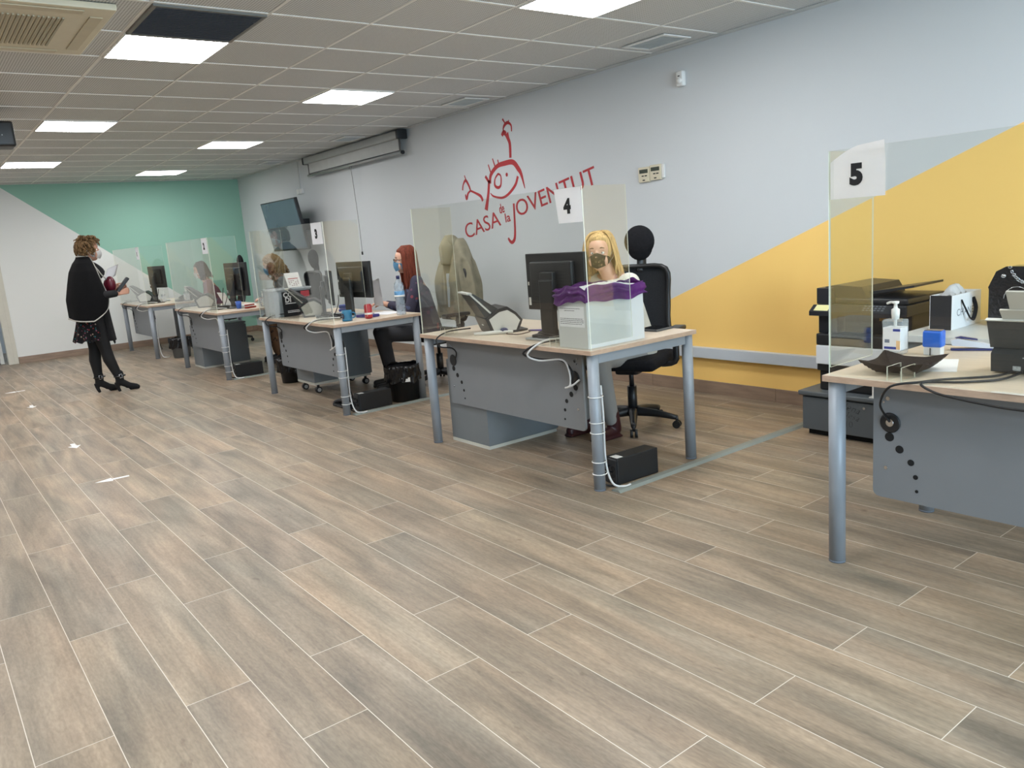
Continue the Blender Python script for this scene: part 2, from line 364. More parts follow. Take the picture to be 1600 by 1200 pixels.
# white door leaf standing open into the corridor
b = B().box(1.03, 1.075, YF+.14, YF+.98, .01, DH-.08, .004); d_ = struct('door_1', b, mat('white_door', srgb(214, 214, 208), .45))
o = part('handle', B().cyl((1.03, YF+.9, 1.05), (.97, YF+.9, 1.05), .01).cyl((.975, YF+.9, 1.05), (.975, YF+.78, 1.05), .009), CHROME, d_)
# skirting of the same plank tile
bw_ = mat('skirting_tile', srgb(146, 124, 106), .45, 0, .16, 2.5, stretch=(2, 2, 12))
b = B(); y = YB
while y < YF: b.box(XR-.011, XR, y+.0015, min(y+1.19, YF)-.0015, 0, .098, .0012, 1); y += 1.19
struct('baseboard_right', b, bw_)
b = B(); x = DX1+.056
while x < XR-.012: b.box(x+.0015, min(x+1.19, XR-.012)-.0015, YF-.011, YF, 0, .098, .0012, 1); x += 1.19
struct('baseboard_far', b, bw_)
struct('baseboard_back', B().box(XL, XR, YB, YB+.011, 0, .098), bw_)
struct('baseboard_left', B().box(XL, XL+.011, YB, YF, 0, .098), bw_)

# ---------------------------------------------------------------- ceiling
CE = mat('ceiling_tee', srgb(232, 230, 224), .5, 0, .02)
b = B().box(XL, XR-.085, YB, YF, ZC, ZC+.02)
lamps = [(-1, 1), (-1, 6), (-1, 11), (2, -2), (2, 3), (2, 8), (-1, -4), (-4, -4), (-4, 1), (-4, 6), (-4, 11), (2, -7), (-7, 1), (-7, 6), (-7, 11), (2, 13)]
lamps = [q for q in lamps if q != (2, 13)]
struct('ceiling', b, tile_mat())
b = B(); i = -9
while GX+i*TX < XR-.09:
    x = GX+i*TX
    if x > XL: b.box(x-.0095, x+.0095, YB, YF-.02, ZC-.0035, ZC)
    i += 1
j = -11
while GY+j*TY < YF:
    y = GY+j*TY
    if y > YB: b.box(XL, XR-.09, y-.0095, y+.0095, ZC-.004, ZC)
    j += 1
struct('trim_2', b, CE)
# perimeter: dark strip painted as the shade of the shadow gap, then a plaster band against the wall, and an edge angle on the far wall
struct('trim_3', B().box(XR-.085, XR-.074, YB, YF, ZC+.004, ZC+.02), mat('painted_gap_shade', srgb(40, 40, 38), .9))
struct('trim_4', B().box(XR-.074, XR, YB, YF, ZC-.003, ZC+.03).box(XL, XR-.09, YF-.03, YF, ZC-.008, ZC), mat('ceiling_band', srgb(196, 198, 196), .6))
for n_, (i, j) in enumerate(lamps):
    x0, y0 = GX+i*TX, GY+j*TY
    vis = {(-1, 1): 'largest and nearest square ceiling lamp, beside the dark grille', (-1, 6): 'second square ceiling lamp from the dark grille, left row', (-1, 11): 'farthest square ceiling lamp of the left row, near the green wall',
           (2, -2): 'square ceiling lamp cut by the top edge of the view', (2, 3): 'square ceiling lamp in the middle of the ceiling, nearest to the projection screen', (2, 8): 'farthest lamp of the right row but one, above desk two side', }.get((i, j))
    if (i, j) == (2, 8): vis = 'second square lamp of the right row, behind the middle lamp'
    T_ = thing('ceiling_lamp', vis or 'square ceiling lamp outside the view, row %s column %s of the ceiling grid' % ('abcdefghijklmnopqrstuvwxyz'[j+12], 'abcdefghijklmn'[i+9]), 'lamp', (x0+TX/2, y0+TY/2, ZC-.012), group='square lamps set in the ceiling')
    part('frame', B().box(x0+.006, x0+TX-.006, y0+.006, y0+.016, ZC-.012, ZC-.004).box(x0+.006, x0+TX-.006, y0+TY-.016, y0+TY-.006, ZC-.012, ZC-.004).box(x0+.006, x0+.016, y0+.016, y0+TY-.016, ZC-.012, ZC-.004).box(x0+TX-.016, x0+TX-.006, y0+.016, y0+TY-.016, ZC-.012, ZC-.004), WHITE, T_)
    part('diffuser', B().box(x0+.016, x0+TX-.016, y0+.016, y0+TY-.016, ZC-.010, ZC-.005), LIGHT, T_)
x0, y0 = GX+2*TX, GY+12*TY
T_ = thing('ceiling_lamp', 'smallest and farthest square lamp of the right row, close to the green wall', 'lamp', (x0+.3, y0+.3, ZC-.012), group='square lamps set in the ceiling')
y0 += TY
T_.location.y += TY
part('frame', B().box(x0+.006, x0+TX-.006, y0+.006, y0+.016, ZC-.012, ZC-.004).box(x0+.006, x0+TX-.006, y0+TY-.016, y0+TY-.006, ZC-.012, ZC-.004).box(x0+.006, x0+.016, y0+.016, y0+TY-.016, ZC-.012, ZC-.004).box(x0+TX-.016, x0+TX-.006, y0+.016, y0+TY-.016, ZC-.012, ZC-.004), WHITE, T_)
part('diffuser', B().box(x0+.016, x0+TX-.016, y0+.016, y0+TY-.016, ZC-.010, ZC-.005), LIGHT, T_)
# dark return-air grille beside the nearest lamp
x0, y0 = GX-TX, GY; T_ = thing('air_grille', 'dark slatted square air grille in the ceiling next to the nearest lamp', 'grille', (x0+.3, y0+.3, ZC-.03))
part('frame', B().box(x0+.01, x0+.59, y0+.01, y0+.03, ZC-.016, ZC-.004).box(x0+.01, x0+.59, y0+.578, y0+.598, ZC-.016, ZC-.004).box(x0+.01, x0+.03, y0+.03, y0+.578, ZC-.016, ZC-.004).box(x0+.57, x0+.59, y0+.03, y0+.578, ZC-.016, ZC-.004), mat('grille_frame', srgb(108, 108, 104), .5), T_)
b = B(); 
for q in range(22): b.at(x0+.3, y0+.045+q*.0245, ZC-.012, rx=.6).box(-.27, .27, -.009, .009, -.001, .001)
part('slats', b, mat('grille_slat', srgb(96, 98, 104), .5, .3), T_)
part('backing', B().box(x0+.03, x0+.57, y0+.03, y0+.578, ZC-.0045, ZC-.003), DARKHOLE, T_)
# ceiling cassette air conditioner, cut by the corner of the view
x0, x1, y0, y1 = .14, 1.09, 4.42, 5.4
T_ = thing('air_conditioner', 'cream ceiling cassette air conditioner at the top left corner', 'air conditioner', ((x0+x1)/2, (y0+y1)/2, ZC-.04))
part('panel', B().box(x0, x1, y0, y1, ZC-.035, ZC-.004, .008), CREAM, T_)
b = B()
for (a0, a1, c0, c1) in ((x0+.14, x1-.14, y0+.04, y0+.1), (x0+.14, x1-.14, y1-.1, y1-.04), (x0+.04, x0+.1, y0+.14, y1-.14), (x1-.1, x1-.04, y0+.14, y1-.14)): b.box(a0, a1, c0, c1, ZC-.041, ZC-.036, .002)
part('flaps', b, mat('cream_flap', srgb(196, 184, 156), .4), T_)
b = B()
for q in range(26): b.box(x0+.2+q*.0215, x0+.21+q*.0215, y0+.2, y1-.2, ZC-.043, ZC-.036)
part('intake_grille', b, mat('cream_grille', srgb(170, 162, 138), .5), T_)
# small rectangular diffusers by the right wall
for k_, (yy, lab) in enumerate(((4.05, 'nearest rectangular ceiling vent, above the motion sensor'), (6.45, 'second rectangular ceiling vent from the camera, along the right wall'), (8.95, 'third rectangular ceiling vent from the camera, above the projection screen'), (11.4, 'farthest rectangular ceiling vent, near the green corner'))):
    T_ = thing('ceiling_vent', lab, 'vent', (4.55, yy, ZC-.01), group='small vents along the right wall')
    part('frame', B().box(4.41, 4.69, yy-.2, yy-.17, ZC-.012, ZC-.0045).box(4.41, 4.69, yy+.17, yy+.2, ZC-.012, ZC-.0045).box(4.41, 4.44, yy-.17, yy+.17, ZC-.012, ZC-.0045).box(4.66, 4.69, yy-.17, yy+.17, ZC-.012, ZC-.0045), WHITE, T_)
    b = B()
    for q in range(14): b.at(4.55, yy-.155+q*.0235, ZC-.008, rx=.7).box(-.11, .11, -.007, .007, -.0006, .0006)
    part('slats', b, mat('vent_slat', srgb(206, 208, 206), .5), T_)
# round downlight-like speaker near the middle
b = B().at(1.45, 8.55, ZC-.008).lathe([(.0, .0), (.1, 0), (.11, .003), (.11, .0065)]); tag(part('ceiling_speaker', b, CE), 'flat round ceiling loudspeaker between the left row lamps', 'speaker')
# black projector hanging at left edge
T_ = thing('hanging_loudspeaker', 'black box hanging from the ceiling at the left edge', 'speaker', (.80, 7.5, 2.3))
part('body', B().box(.66, .93, 7.38, 7.62, 2.31, 2.5, .02, 3), BLACK, T_); part('bracket', B().cyl((.8, 7.5, 2.49), (.8, 7.5, ZC-.004), .02).box(.74, .86, 7.44, 7.56, ZC-.014, ZC-.004), BLACK, T_)
part('indicator_light', B().box(.84, .846, 7.376, 7.3795, 2.39, 2.396), WHITE, T_)
# ---------------------------------------------------------------- things on the right wall
XW = XR
# trunking along the wall
b = B().box(XW-.055, XW-.001, 2.98, 13.8, .285, .366, .004); T_ = thing('cable_trunking', 'long pale grey cable trunking along the yellow wall above the skirting', 'trunking', (XW-.03, 8, .285))
part('duct', b, mat('trunking_plastic', srgb(196, 204, 212), .4, 0, .01), T_); part('end_cap', B().box(XW-.058, XW-.001, 2.955, 2.98, .28, .37, .004), mat('trunking_cap', srgb(186, 190, 192), .5), T_)
part('lead', B().tube([(4.86, 2.95, .33), (4.84, 2.9, .25), (4.82, 2.86, .14), (4.85, 2.8, .02)], .006, sm=5), ALU, T_)
# wall logo: hand-drawn figure and lettering in red adhesive vinyl
RED = mat('red_vinyl', srgb(178, 36, 44), .5, 0, .04)
T_ = thing('wall_lettering', 'red drawn smiling figure with raised arms over slanted lettering on the wall', 'wall decal', (XW-.002, 6.2, 1.3))
def stroke(b, pts, wd, sm=6):
    """flat ribbon of vinyl on the wall through (y,z) points"""
    P = [Vector((y, z)) for y, z in pts]; W_ = wd if isinstance(wd, (list, tuple)) else [wd]*len(P)
    Q = []
    for i in range(len(P)-1):
        a, c, d, e = P[max(i-1, 0)], P[i], P[i+1], P[min(i+2, len(P)-1)]
        for k in range(sm): t = k/sm; Q.append((.5*((2*c)+(-a+d)*t+(2*a-5*c+4*d-e)*t*t+(-a+3*c-3*d+e)*t**3), W_[i]*(1-t)+W_[i+1]*t))
    Q.append((P[-1], W_[-1])); rg = []
    for i, (p, w_) in enumerate(Q):
        t = (Q[min(i+1, len(Q)-1)][0]-Q[max(i-1, 0)][0]).normalized(); n = Vector((-t.y, t.x))*w_/2
        a, c = p+n, p-n; rg.append([(XW-.0025, a.x, a.y), (XW-.0025, c.x, c.y), (XW-.0003, c.x, c.y), (XW-.0003, a.x, a.y)])
    b.rings(rg, True, False)
b = B()
stroke(b, [(6.266, 2.063), (6.259, 2.188), (6.281, 2.248), (6.300, 2.294)], [.034, .036, .04, .062])
stroke(b, [(6.375, 2.285), (6.34, 2.31), (6.31, 2.29)], [.03, .045, .04])
stroke(b, [(6.33, 2.30), (6.345, 2.34), (6.32, 2.375), (6.27, 2.39), (6.22, 2.36), (6.218, 2.302)], [.012, .015, .03, .03, .018, .012])
stroke(b, [(6.345, 2.436), (6.325, 2.41), (6.303, 2.381)], [.022, .014, .014]); stroke(b, [(6.247, 2.412), (6.262, 2.38)], [.008, .014])
stroke(b, [(6.627, 1.854), (6.605, 1.936), (6.492, 2.007), (6.369, 2.022), (6.233, 2.018), (6.155, 1.947), (6.115, 1.886), (6.077, 1.757)], [.03, .04, .042, .048, .05, .05, .035, .006])
stroke(b, [(6.64, 1.89), (6.675, 1.75), (6.732, 1.60)], [.035, .036, .055])
for h in ([(6.635, 2.04), (6.60, 1.95)], [(6.556, 2.09), (6.525, 2.01)], [(6.472, 2.069), (6.464, 2.033)]): stroke(b, h, [.012, .016])
stroke(b, [(6.701, 1.933), (6.655, 1.88), (6.64, 1.86)], [.03, .028, .02])
stroke(b, [(6.482, 1.935), (6.539, 1.893), (6.55, 1.83), (6.499, 1.803), (6.452, 1.826), (6.441, 1.907), (6.482, 1.935)], [.022, .014, .026, .03, .02, .014, .022])
stroke(b, [(6.34, 1.93), (6.344, 1.915), (6.345, 1.895)], [.015, .036, .02])
stroke(b, [(6.635, 1.76), (6.592, 1.728), (6.50, 1.705), (6.421, 1.702), (6.328, 1.732), (6.22, 1.804), (6.172, 1.88)], [.008, .018, .022, .024, .028, .03, .028])
stroke(b, [(6.777, 1.695), (6.81, 1.745), (6.90, 1.785), (6.981, 1.814)], [.03, .032, .022, .02]); stroke(b, [(6.981, 1.814), (7.005, 1.87), (7.055, 1.925), (7.106, 1.886), (7.126, 1.831)], [.02, .024, .03, .016, .018])
stroke(b, [(6.981, 1.814), (7.029, 1.791), (7.065, 1.738), (7.08, 1.785)], [.018, .022, .03, .012]); stroke(b, [(7.07, 1.978), (7.044, 1.918)], [.01, .018])
part('drawn_figure', b, RED, T_)
def letters(s, y0, z0, y1, z1, h, bold=0, xs_=None, sh=0, nm='letters', sp=1):
    """lettering on the wall from baseline start (y0,z0) to end (y1,z1), h = cap height"""
    ang = math.atan2(z1-z0, y0-y1); L = math.hypot(y1-y0, z1-z0)
    t = B(); text(t, s, 1, Matrix(), bold, 0, 'LEFT', 1, 0, sp); xs2 = [v.co.x for v in t.bm.verts]; ys2 = [v.co.y for v in t.bm.verts]
    wdt = max(xs2)-min(xs2); x_off = min(xs2); t.bm.free()
    sz = h/.7
    b = B(); S = Matrix.Diagonal((L/wdt, sz, 1, 1)) @ Matrix.Translation((-x_off, 0, 0))
    Rz = Matrix.Rotation(ang, 4, 'Z'); K = Matrix.Identity(4); K[1][0] = 0; Sh = Matrix.Identity(4); Sh[0][1] = sh
    text(b, s, 1, face_negx(XW-.0015, y0, z0) @ Rz @ Sh @ S, bold, .001, 'LEFT', 1, 0, sp)
    return part(nm, b, RED, T_)
letters('CASA', 7.125, 1.325, 6.495, 1.435, .155, -.001, sh=-.05)
letters('OVENTUT', 6.215, 1.50, 5.078, 1.715, .155, .001, sh=-.08)
letters('de', 6.505, 1.548, 6.422, 1.560, .092, .012); letters('la', 6.418, 1.457, 6.335, 1.468, .088, .012)
b = B(); stroke(b, [(6.268, 1.631), (6.272, 1.5), (6.28, 1.36), (6.30, 1.285), (6.345, 1.258), (6.385, 1.285), (6.395, 1.305)], [.026, .026, .03, .034, .034, .028, .02]); part('letters', b, RED, T_)
# wall television on a tilting bracket
T_ = thing('television', 'black flat television on a wall bracket showing a blue screen', 'television', (4.86, 11.24, 1.36))
ang = math.atan2(.12, .69)
b = B().at(4.565, 11.24, 1.70, ry=-ang); b.box(-.012, .035, -.635, .635, -.36, .36, .006)
part('casing', b, BLACK, T_)
b = B().at(4.565, 11.24, 1.70, ry=-ang); b.box(-.0145, -.012, -.615, .615, -.335, .345)
part('screen', b, mat('blue_screen', srgb(58, 70, 84), .2, 0, .12, 1.5, emit=srgb(86, 98, 114), es=.28), T_)
b = B().at(4.565, 11.24, 1.70, ry=-ang); b.box(.035, .07, -.3, .3, -.2, .2, .01); b.at().box(4.66, 4.9, 11.1, 11.4, 1.62, 1.78); part('wall_bracket', b, BLACK, T_)
T_ = thing('socket_box', 'small white socket boxes on the wall above the television', 'socket', (4.89, 11.25, 2.14))
part('cover', B().box(XW-.035, XW, 11.17, 11.25, 2.14, 2.21, .005).box(XW-.035, XW, 11.27, 11.36, 2.14, 2.21, .005), WHITE, T_); part('conduit', B().box(XW-.014, XW, 11.255, 11.28, 2.21, ZC-.004, .002), wall, T_)
# roller projection screen
T_ = thing('projection_screen', 'rolled up grey projection screen mounted high on the wall', 'projection screen', (4.8, 9.45, 2.37))
part('case', B().box(XW-.14, XW-.04, 8.14, 10.76, 2.50, 2.588, .015, 3), mat('screen_case', srgb(168, 170, 168), .4, .2), T_)
part('end_cap', B().box(XW-.16, XW-.03, 8.09, 8.14, 2.49, 2.595, .012, 3), BLACK, T_); part('end_cap', B().box(XW-.15, XW-.03, 10.76, 10.79, 2.495, 2.59, .012, 3), BLACK, T_)
part('mounting', B().box(XW-.04, XW, 8.3, 8.36, 2.53, 2.58), BLACK, T_); part('mounting', B().box(XW-.04, XW, 10.5, 10.56, 2.53, 2.58), BLACK, T_)
part('fabric', B().box(XW-.092, XW-.0905, 8.2, 10.7, 2.37, 2.51), mat('screen_fabric', srgb(196, 198, 196), .8), T_)
part('fabric_border', B().box(XW-.0925, XW-.09, 8.16, 8.2, 2.37, 2.51).box(XW-.0925, XW-.09, 10.70, 10.73, 2.37, 2.51).box(XW-.0935, XW-.089, 8.16, 10.73, 2.358, 2.375), BLACK, T_)
part('bottom_bar', B().cyl((XW-.092, 8.14, 2.345), (XW-.092, 10.75, 2.345), .017), mat('screen_bar', srgb(160, 162, 160), .35, .4), T_)
part('bar_end', B().cyl((XW-.092, 8.115, 2.345), (XW-.092, 8.14, 2.345), .022), BLACK, T_)
part('pull_cord', B().tube([(XW-.092, 9.45, 2.33), (XW-.09, 9.44, 2.25), (XW-.07, 9.43, 1.6), (XW-.07, 9.43, 1.26)], .0035, sm=3).box(XW-.1, XW-.08, 9.43, 9.47, 2.305, 2.33), mat('grey_cord', srgb(120, 122, 120), .6), T_)
part('cord_knob', B().cyl((XW-.07, 9.43, 1.22), (XW-.07, 9.43, 1.26), .012), BLACK, T_)
# motion sensor, thermostats
T_ = thing('motion_sensor', 'small white motion sensor high on the wall', 'sensor', (4.87, 4.11, 2.33))
part('housing', B().box(XW-.045, XW, 4.08, 4.145, 2.325, 2.435, .014, 4), WHITE, T_); part('lens', B().ell((XW-.043, 4.113, 2.365), (.016, .026, .022)), WHITE, T_); part('indicator_window', B().box(XW-.047, XW-.043, 4.105, 4.122, 2.395, 2.402), BLACK, T_)
for yy, zz_, lab in ((4.528, 1.668, 'left of two cream wall thermostats under the motion sensor'), (4.405, 1.675, 'right of two cream wall thermostats under the motion sensor')):
    T_ = thing('thermostat', lab, 'thermostat', (XW-.02, yy, zz_), group='thermostats on the wall')
    part('housing', B().box(XW-.022, XW, yy-.058, yy+.058, zz_, zz_+.118, .005), CREAM, T_)
    part('display', B().box(XW-.024, XW-.0221, yy-.044, yy+.044, zz_+.07, zz_+.1), mat('lcd', srgb(60, 66, 56), .2), T_)
    for a0, a1, c0, c1 in ((-.035, -.012, .045, .053), (-.002, .02, .045, .053), (-.012, .012, .012, .02)): part('button', B().box(XW-.0245, XW-.0221, yy+a0, yy+a1, zz_+c0, zz_+c1), DARKHOLE, T_)
T_ = thing('switch_plate', 'narrow white plate beside the right thermostat', 'plate', (XW-.01, 4.335, 1.68)); part('plate', B().box(XW-.015, XW, 4.32, 4.345, 1.685, 1.79, .003), WHITE, T_)

# ---------------------------------------------------------------- floor markings
ST = mat('white_sticker', srgb(232, 232, 230), .6, 0, .02)
def arrow(cx, cy, a, label):
    b = B().at(cx, cy, .0002, rz=a); b.prism([(.1, 0), (0, .045), (0, .016), (-.1, .016), (-.1, -.016), (0, -.016), (0, -.045)], 'z', 0, .0012)
    tag(part('floor_arrow', b, ST), label, 'floor sticker', 'white arrows stuck on the floor')
arrow(.877, 5.52, pi-.05, 'nearest white floor arrow, pointing left'); arrow(.868, 6.84, -pi/2, 'white floor arrow second nearest, pointing towards the camera')
arrow(.868, 9.28, -pi/2-.05, 'white floor arrow before the standing person, third from the camera'); arrow(.862, 10.64, pi, 'farthest white floor arrow, a thin sliver pointing left')
for yy, x1, lab in ((2.845, 4.5, 'grey floor cable cover running from desk four towards the yellow wall'), (5.835, 4.6, 'grey floor cable cover beside the black bin of desk three'), (8.76, 4.6, 'grey floor cable cover beside desk two')):
    b = B().prism([(yy-.035, 0), (yy+.035, 0), (yy+.018, .012), (yy-.018, .012)], 'x', 2.75, x1); tag(part('cable_cover', b, mat('cover_strip', srgb(134, 140, 134), .5)), lab, 'cable cover', 'cable covers on the floor')

# ---------------------------------------------------------------- desks, screens, number sheets
DY = {1: 11.80, 2: 8.77, 3: 5.86, 4: 2.895, 5: -.015}; DLEN = 1.65; X0, X1 = 2.66, 3.49; ZT = .745
DL = {1: 'farthest pale oak topped desk with grey legs, under the sheet marked 1', 2: 'pale oak topped desk with grey steel legs under the sheet marked 2', 3: 'pale oak topped desk with grey steel legs under the sheet marked 3', 4: 'pale oak topped desk with grey steel legs under the sheet marked 4', 5: 'pale oak topped desk at the right edge, under the sheet marked 5'}
SL = {1: 'clear acrylic protective screen standing on the farthest desk', 2: 'clear acrylic protective screen carrying the sheet marked 2', 3: 'clear acrylic protective screen carrying the sheet marked 3', 4: 'clear acrylic protective screen carrying the sheet marked 4', 5: 'clear acrylic protective screen carrying the sheet marked 5'}
for k, y0 in DY.items():
    y1 = y0+DLEN
    T_ = thing('desk', DL[k], 'desk', ((X0+X1)/2, (y0+y1)/2, 0), group='desks in a row along the wall')
    b = B().box(X0+.02, X1, y0+.002, y1-.002, ZT-.024, ZT, .0015, 1).m(1).box(X0+.0185, X0+.02, y0+.002, y1-.002, ZT-.0235, ZT-.001).box(X0+.02, X1, y0+.0005, y0+.002, ZT-.0235, ZT-.001).box(X0+.02, X1, y1-.002, y1-.0005, ZT-.0235, ZT-.001).box(X1, X1+.0015, y0+.002, y1-.002, ZT-.0235, ZT-.001)
    part('tabletop', b, [DESKTOP, DESKEDGE], T_)
    for lx in (2.722, 3.45):
        for ly in (y0+.037, y1-.037):
            part('leg', B().cyl((lx, ly, .008), (lx, ly, ZT-.0245), .0305, seg=28).m(1).cyl((lx, ly, 0), (lx, ly, .008), .031, seg=28), [GREY_M, mat('grey_foot_cap', srgb(104, 112, 122), .6)], T_)
    for ly in (y0+.037, y1-.037): part('side_rail', B().box(2.752, 3.42, ly-.014, ly+.014, ZT-.075, ZT-.0245, .003), GREY_M, T_)
    part('long_rail', B().box(3.30, 3.33, y0+.052, y1-.052, ZT-.075, ZT-.0245, .003), GREY_M, T_)
    py0, py1 = y0+.205, y1-.13; 
    if k == 5: py0 = y0+.13; py1 = y0+DLEN-.137
    b = B(); R_ = .025
    pts = [(py0, ZT-.0245), (py1, ZT-.0245)]
    for a in range(5): t = a/4*pi/2; pts.append((py1-R_+R_*cos(t), .272+R_-R_*sin(t)))
    for a in range(5): t = a/4*pi/2; pts.append((py0+R_-R_*sin(t), .272+R_-R_*cos(t)))
    b.prism(pts, 'x', 2.80, 2.812)
    b.m(1)
    for s, e in ((-1, py1), (1, py0)):
        for (dy, z, rr) in ((.062, .51, .017), (.10, .468, .015), (.142, .425, .012), (.16, .373, .009), (.165, .32, .006)):
            b.cyl((2.7985, e+s*dy, z), (2.8005, e+s*dy, z), rr, seg=14)
    b.m(2)
    for s, e in ((-1, py1), (1, py0)):
        for (dy, z, rr) in ((.055, .655, .008), (.035, .668, .005), (.04, .64, .004), (.05, .39, .007)): b.cyl((2.797, e+s*dy, z), (2.8005, e+s*dy, z), rr, seg=10)
    part('modesty_panel', b, [GREY_P, DARKHOLE, CHROME], T_)
    for s, e in ((-1, py1), (1, py0)):
        yy = e+s*(.05 if s < 0 else .05)
        g = B(); M0 = Matrix.Translation((2.7995, yy+s*.015, .565)) @ Matrix.Rotation(-pi/2, 4, 'Y')
        g.M = M0; g.lathe([(.024, 0), (.036, 0), (.038, .003), (.034, .006), (.024, .006)], 24);
        g.m(1); g.lathe([(.0, .0005), (.024, .001)], 24)
        part('grommet', g, [BLACK, DARKHOLE], T_)
    # screen
    S_ = thing('protective_screen', SL[k], 'screen', (2.69, (y0+y1)/2, ZT), group='clear screens on the desks')
    sy0, sy1, zt_ = y0+.008, y1-.024, 1.553
    def sheet(x0, x1, ya, yb, z0, z1, thin):
        b = B().box(x0, x1, ya, yb, z0, z1); b.bm.faces.ensure_lookup_table(); b.bm.normal_update()
        for f_ in b.bm.faces:
            if abs(f_.normal[thin]) < .5: f_.material_index = 1
        return b
    part('front_panel', sheet(2.688, 2.693, sy0, sy1, ZT+.001, zt_, 0), [ACR, EDGE], S_)
    part('side_panel', sheet(2.6932, 2.99, sy0, sy0+.005, ZT+.03, zt_, 1), [ACR, EDGE], S_)
    part('side_panel', sheet(2.6932, 2.99, sy1-.005, sy1, ZT+.03, zt_, 1), [ACR, EDGE], S_)
    for ly in (sy0+.27, sy1-.27):
        part('foot_bracket', sheet(2.694, 2.79, ly, ly+.004, ZT+.001, ZT+.05, 1), [ACR, EDGE], S_)
        part('foot_bracket', sheet(2.694, 2.79, ly+.05, ly+.054, ZT+.001, ZT+.05, 1), [ACR, EDGE], S_)
    # number sheet, A5 paper taped to the screen
    sh = {1: (11.82, .16), 2: (8.79, .19), 3: (5.885, .20), 4: (2.905, .20)}.get(k)
    lab = 'white sheet with a bold %d on %s' % (k, ('', 'the farthest desk', 'the screen of the second farthest desk', 'the screen above the clear folder bin', 'the screen before the white box', 'the nearest screen, right edge')[k])
    P_ = thing('number_sheet', lab, 'sign', (2.686, (sh[0]+.1) if sh else 1.5, 1.38), group=None)
    ya, yb = (sh[0], sh[0]+sh[1]) if sh else (1.402, 1.604)
    ca, cb = (ya, yb)
    def cur(uu, vv, k=k, ya=ya, yb=yb):
        yy = ya+(yb-ya)*uu; z = 1.383+.168*vv; x = 2.6868-.004*sin(uu*pi)*(1 if k >= 4 else .3)
        if k == 5: 
            z = 1.385+(.168+.014*(1-uu)**1)*vv - .045*max(0, uu-.45)**1.5*vv*2.2; x = 2.6855-.018*max(0, .3-uu)*max(0, vv-.6)*10*.5-.004*sin(uu*pi*1.3)
        if k == 4 : yy -= .0; z -= 0; yy += -.028*max(0, uu-.6)*(1-vv)*2
        return (x, yy, z)
    b = B(); b.grid(14, 14, cur, False); bmesh.ops.solidify(b.bm, geom=b.bm.faces[:], thickness=.0004)
    part('paper', b, PAPER, P_)
    tc_ = (ya+yb)/2+(-.0 if k != 3 else -.0)
    b = B(); text(b, str(k), .092 if k != 1 else .07, face_negx(2.6868-.0062, tc_, 1.433), .006, .0003); b.recalc = False
    part('number', b, INK, P_)

# ---------------------------------------------------------------- office chairs
def chair(loc, rz, label, arms=True, mesh_back=True, body=True):
    """local: sitter faces +x"""
    T_ = thing('office_chair', label, 'chair', loc, rz, 'office chairs behind the desks')
    part('seat', B().box(-.24, .25, -.245, .245, .42, .50, .04, 4), BLKFAB, T_, False)
    b = B(); n = 10
    # back frame and mesh: curved sheet
    def back(uu, vv, off=0): 
        w_ = .215*(1-.12*vv)*(1-.1*(1-vv)**2)
        return (-.24-.05*vv-.03*sin(vv*pi)+.04*(2*uu-1)**2+off, (2*uu-1)*w_, .58+.48*vv)
    b.grid(12, 12, lambda a, c: back(a, c)); bmesh.ops.solidify(b.bm, geom=b.bm.faces[:], thickness=.012)
    part('backrest', b, mat('chair_mesh', srgb(52, 54, 58), .95, 0, .25, 180), T_, False)
    pts = [back(0, .02), back(0, .3), back(0, .6), back(0, .96), back(.5, 1), back(1, .96), back(1, .6), back(1, .3), back(1, .02), back(.5, 0), back(0, .02)]
    part('back_frame', B().tube(pts, .016, 10, 4).tube([back(.5, 0), (-.29, 0, .52), (-.22, 0, .42), (-.05, 0, .40)], [.03, .028, .03, .04], 10, 4), BLACK, T_, False)
    hd = B().ell((-.285, 0, 1.23), (.045, .108, .108), 24).ell((-.29, 0, 1.19), (.038, .09, .09), 20)
    part('headrest', hd, BLKFAB, T_, False)
    part('headrest_stem', B().tube([(-.30, 0, 1.02), (-.315, 0, 1.10), (-.30, 0, 1.2)], .018, 8, 3, flat=2), BLACK, T_, False)
    if arms:
        for s in (-1, 1):
            a = part('armrest', B().tube([(-.05, s*.2, .42), (-.05, s*.29, .44), (-.05, s*.30, .52), (-.05, s*.30, .64)], [.018, .02, .022, .02], 8, 3), BLACK, T_, False)
            p_ = B().box(-.17, .1, s*.30-.04, s*.30+.04, .64, .67, .012, 3); q = part('arm_pad', p_, BLACK, T_, False)
    part('column', B().cyl((0, 0, .1), (0, 0, .28), .032).cyl((0, 0, .28), (0, 0, .40), .016).box(-.1, .1, -.08, .08, .37, .425, .02), BLACK, T_, False)
    for i in range(5):
        a = 2*pi*i/5+.35; c, s = cos(a), sin(a)
        L_ = part('base_leg', B().tube([(c*.02, s*.02, .105), (c*.16, s*.16, .095), (c*.3, s*.3, .07)], [.034, .026, .017], 8, 3), BLACK, T_, False)
        cb_ = B(); px, py = c*.3, s*.3; tx, ty = -s, c
        cb_.cyl((px, py, .08), (px, py, .04), .01)
        for q in (-1, 1): cb_.cyl((px+tx*q*.006, py+ty*q*.006, .026), (px+tx*q*.024, py+ty*q*.024, .026), .026)
        part('caster', cb_, BLACK, L_, False)
    return T_
chair((3.80, 3.72, 0), pi+.42, 'black office chair with headrest behind the person with long blonde hair')
chair((3.98, 6.42, 0), pi, 'black office chair with a beige coat, under the person with red hair')
chair((3.90, 9.48, 0), pi+.1, 'black high-backed office chair behind the person with curly hair')
chair((3.98, 12.45, 0), pi-.1, 'farthest black office chair, behind the farthest desk')
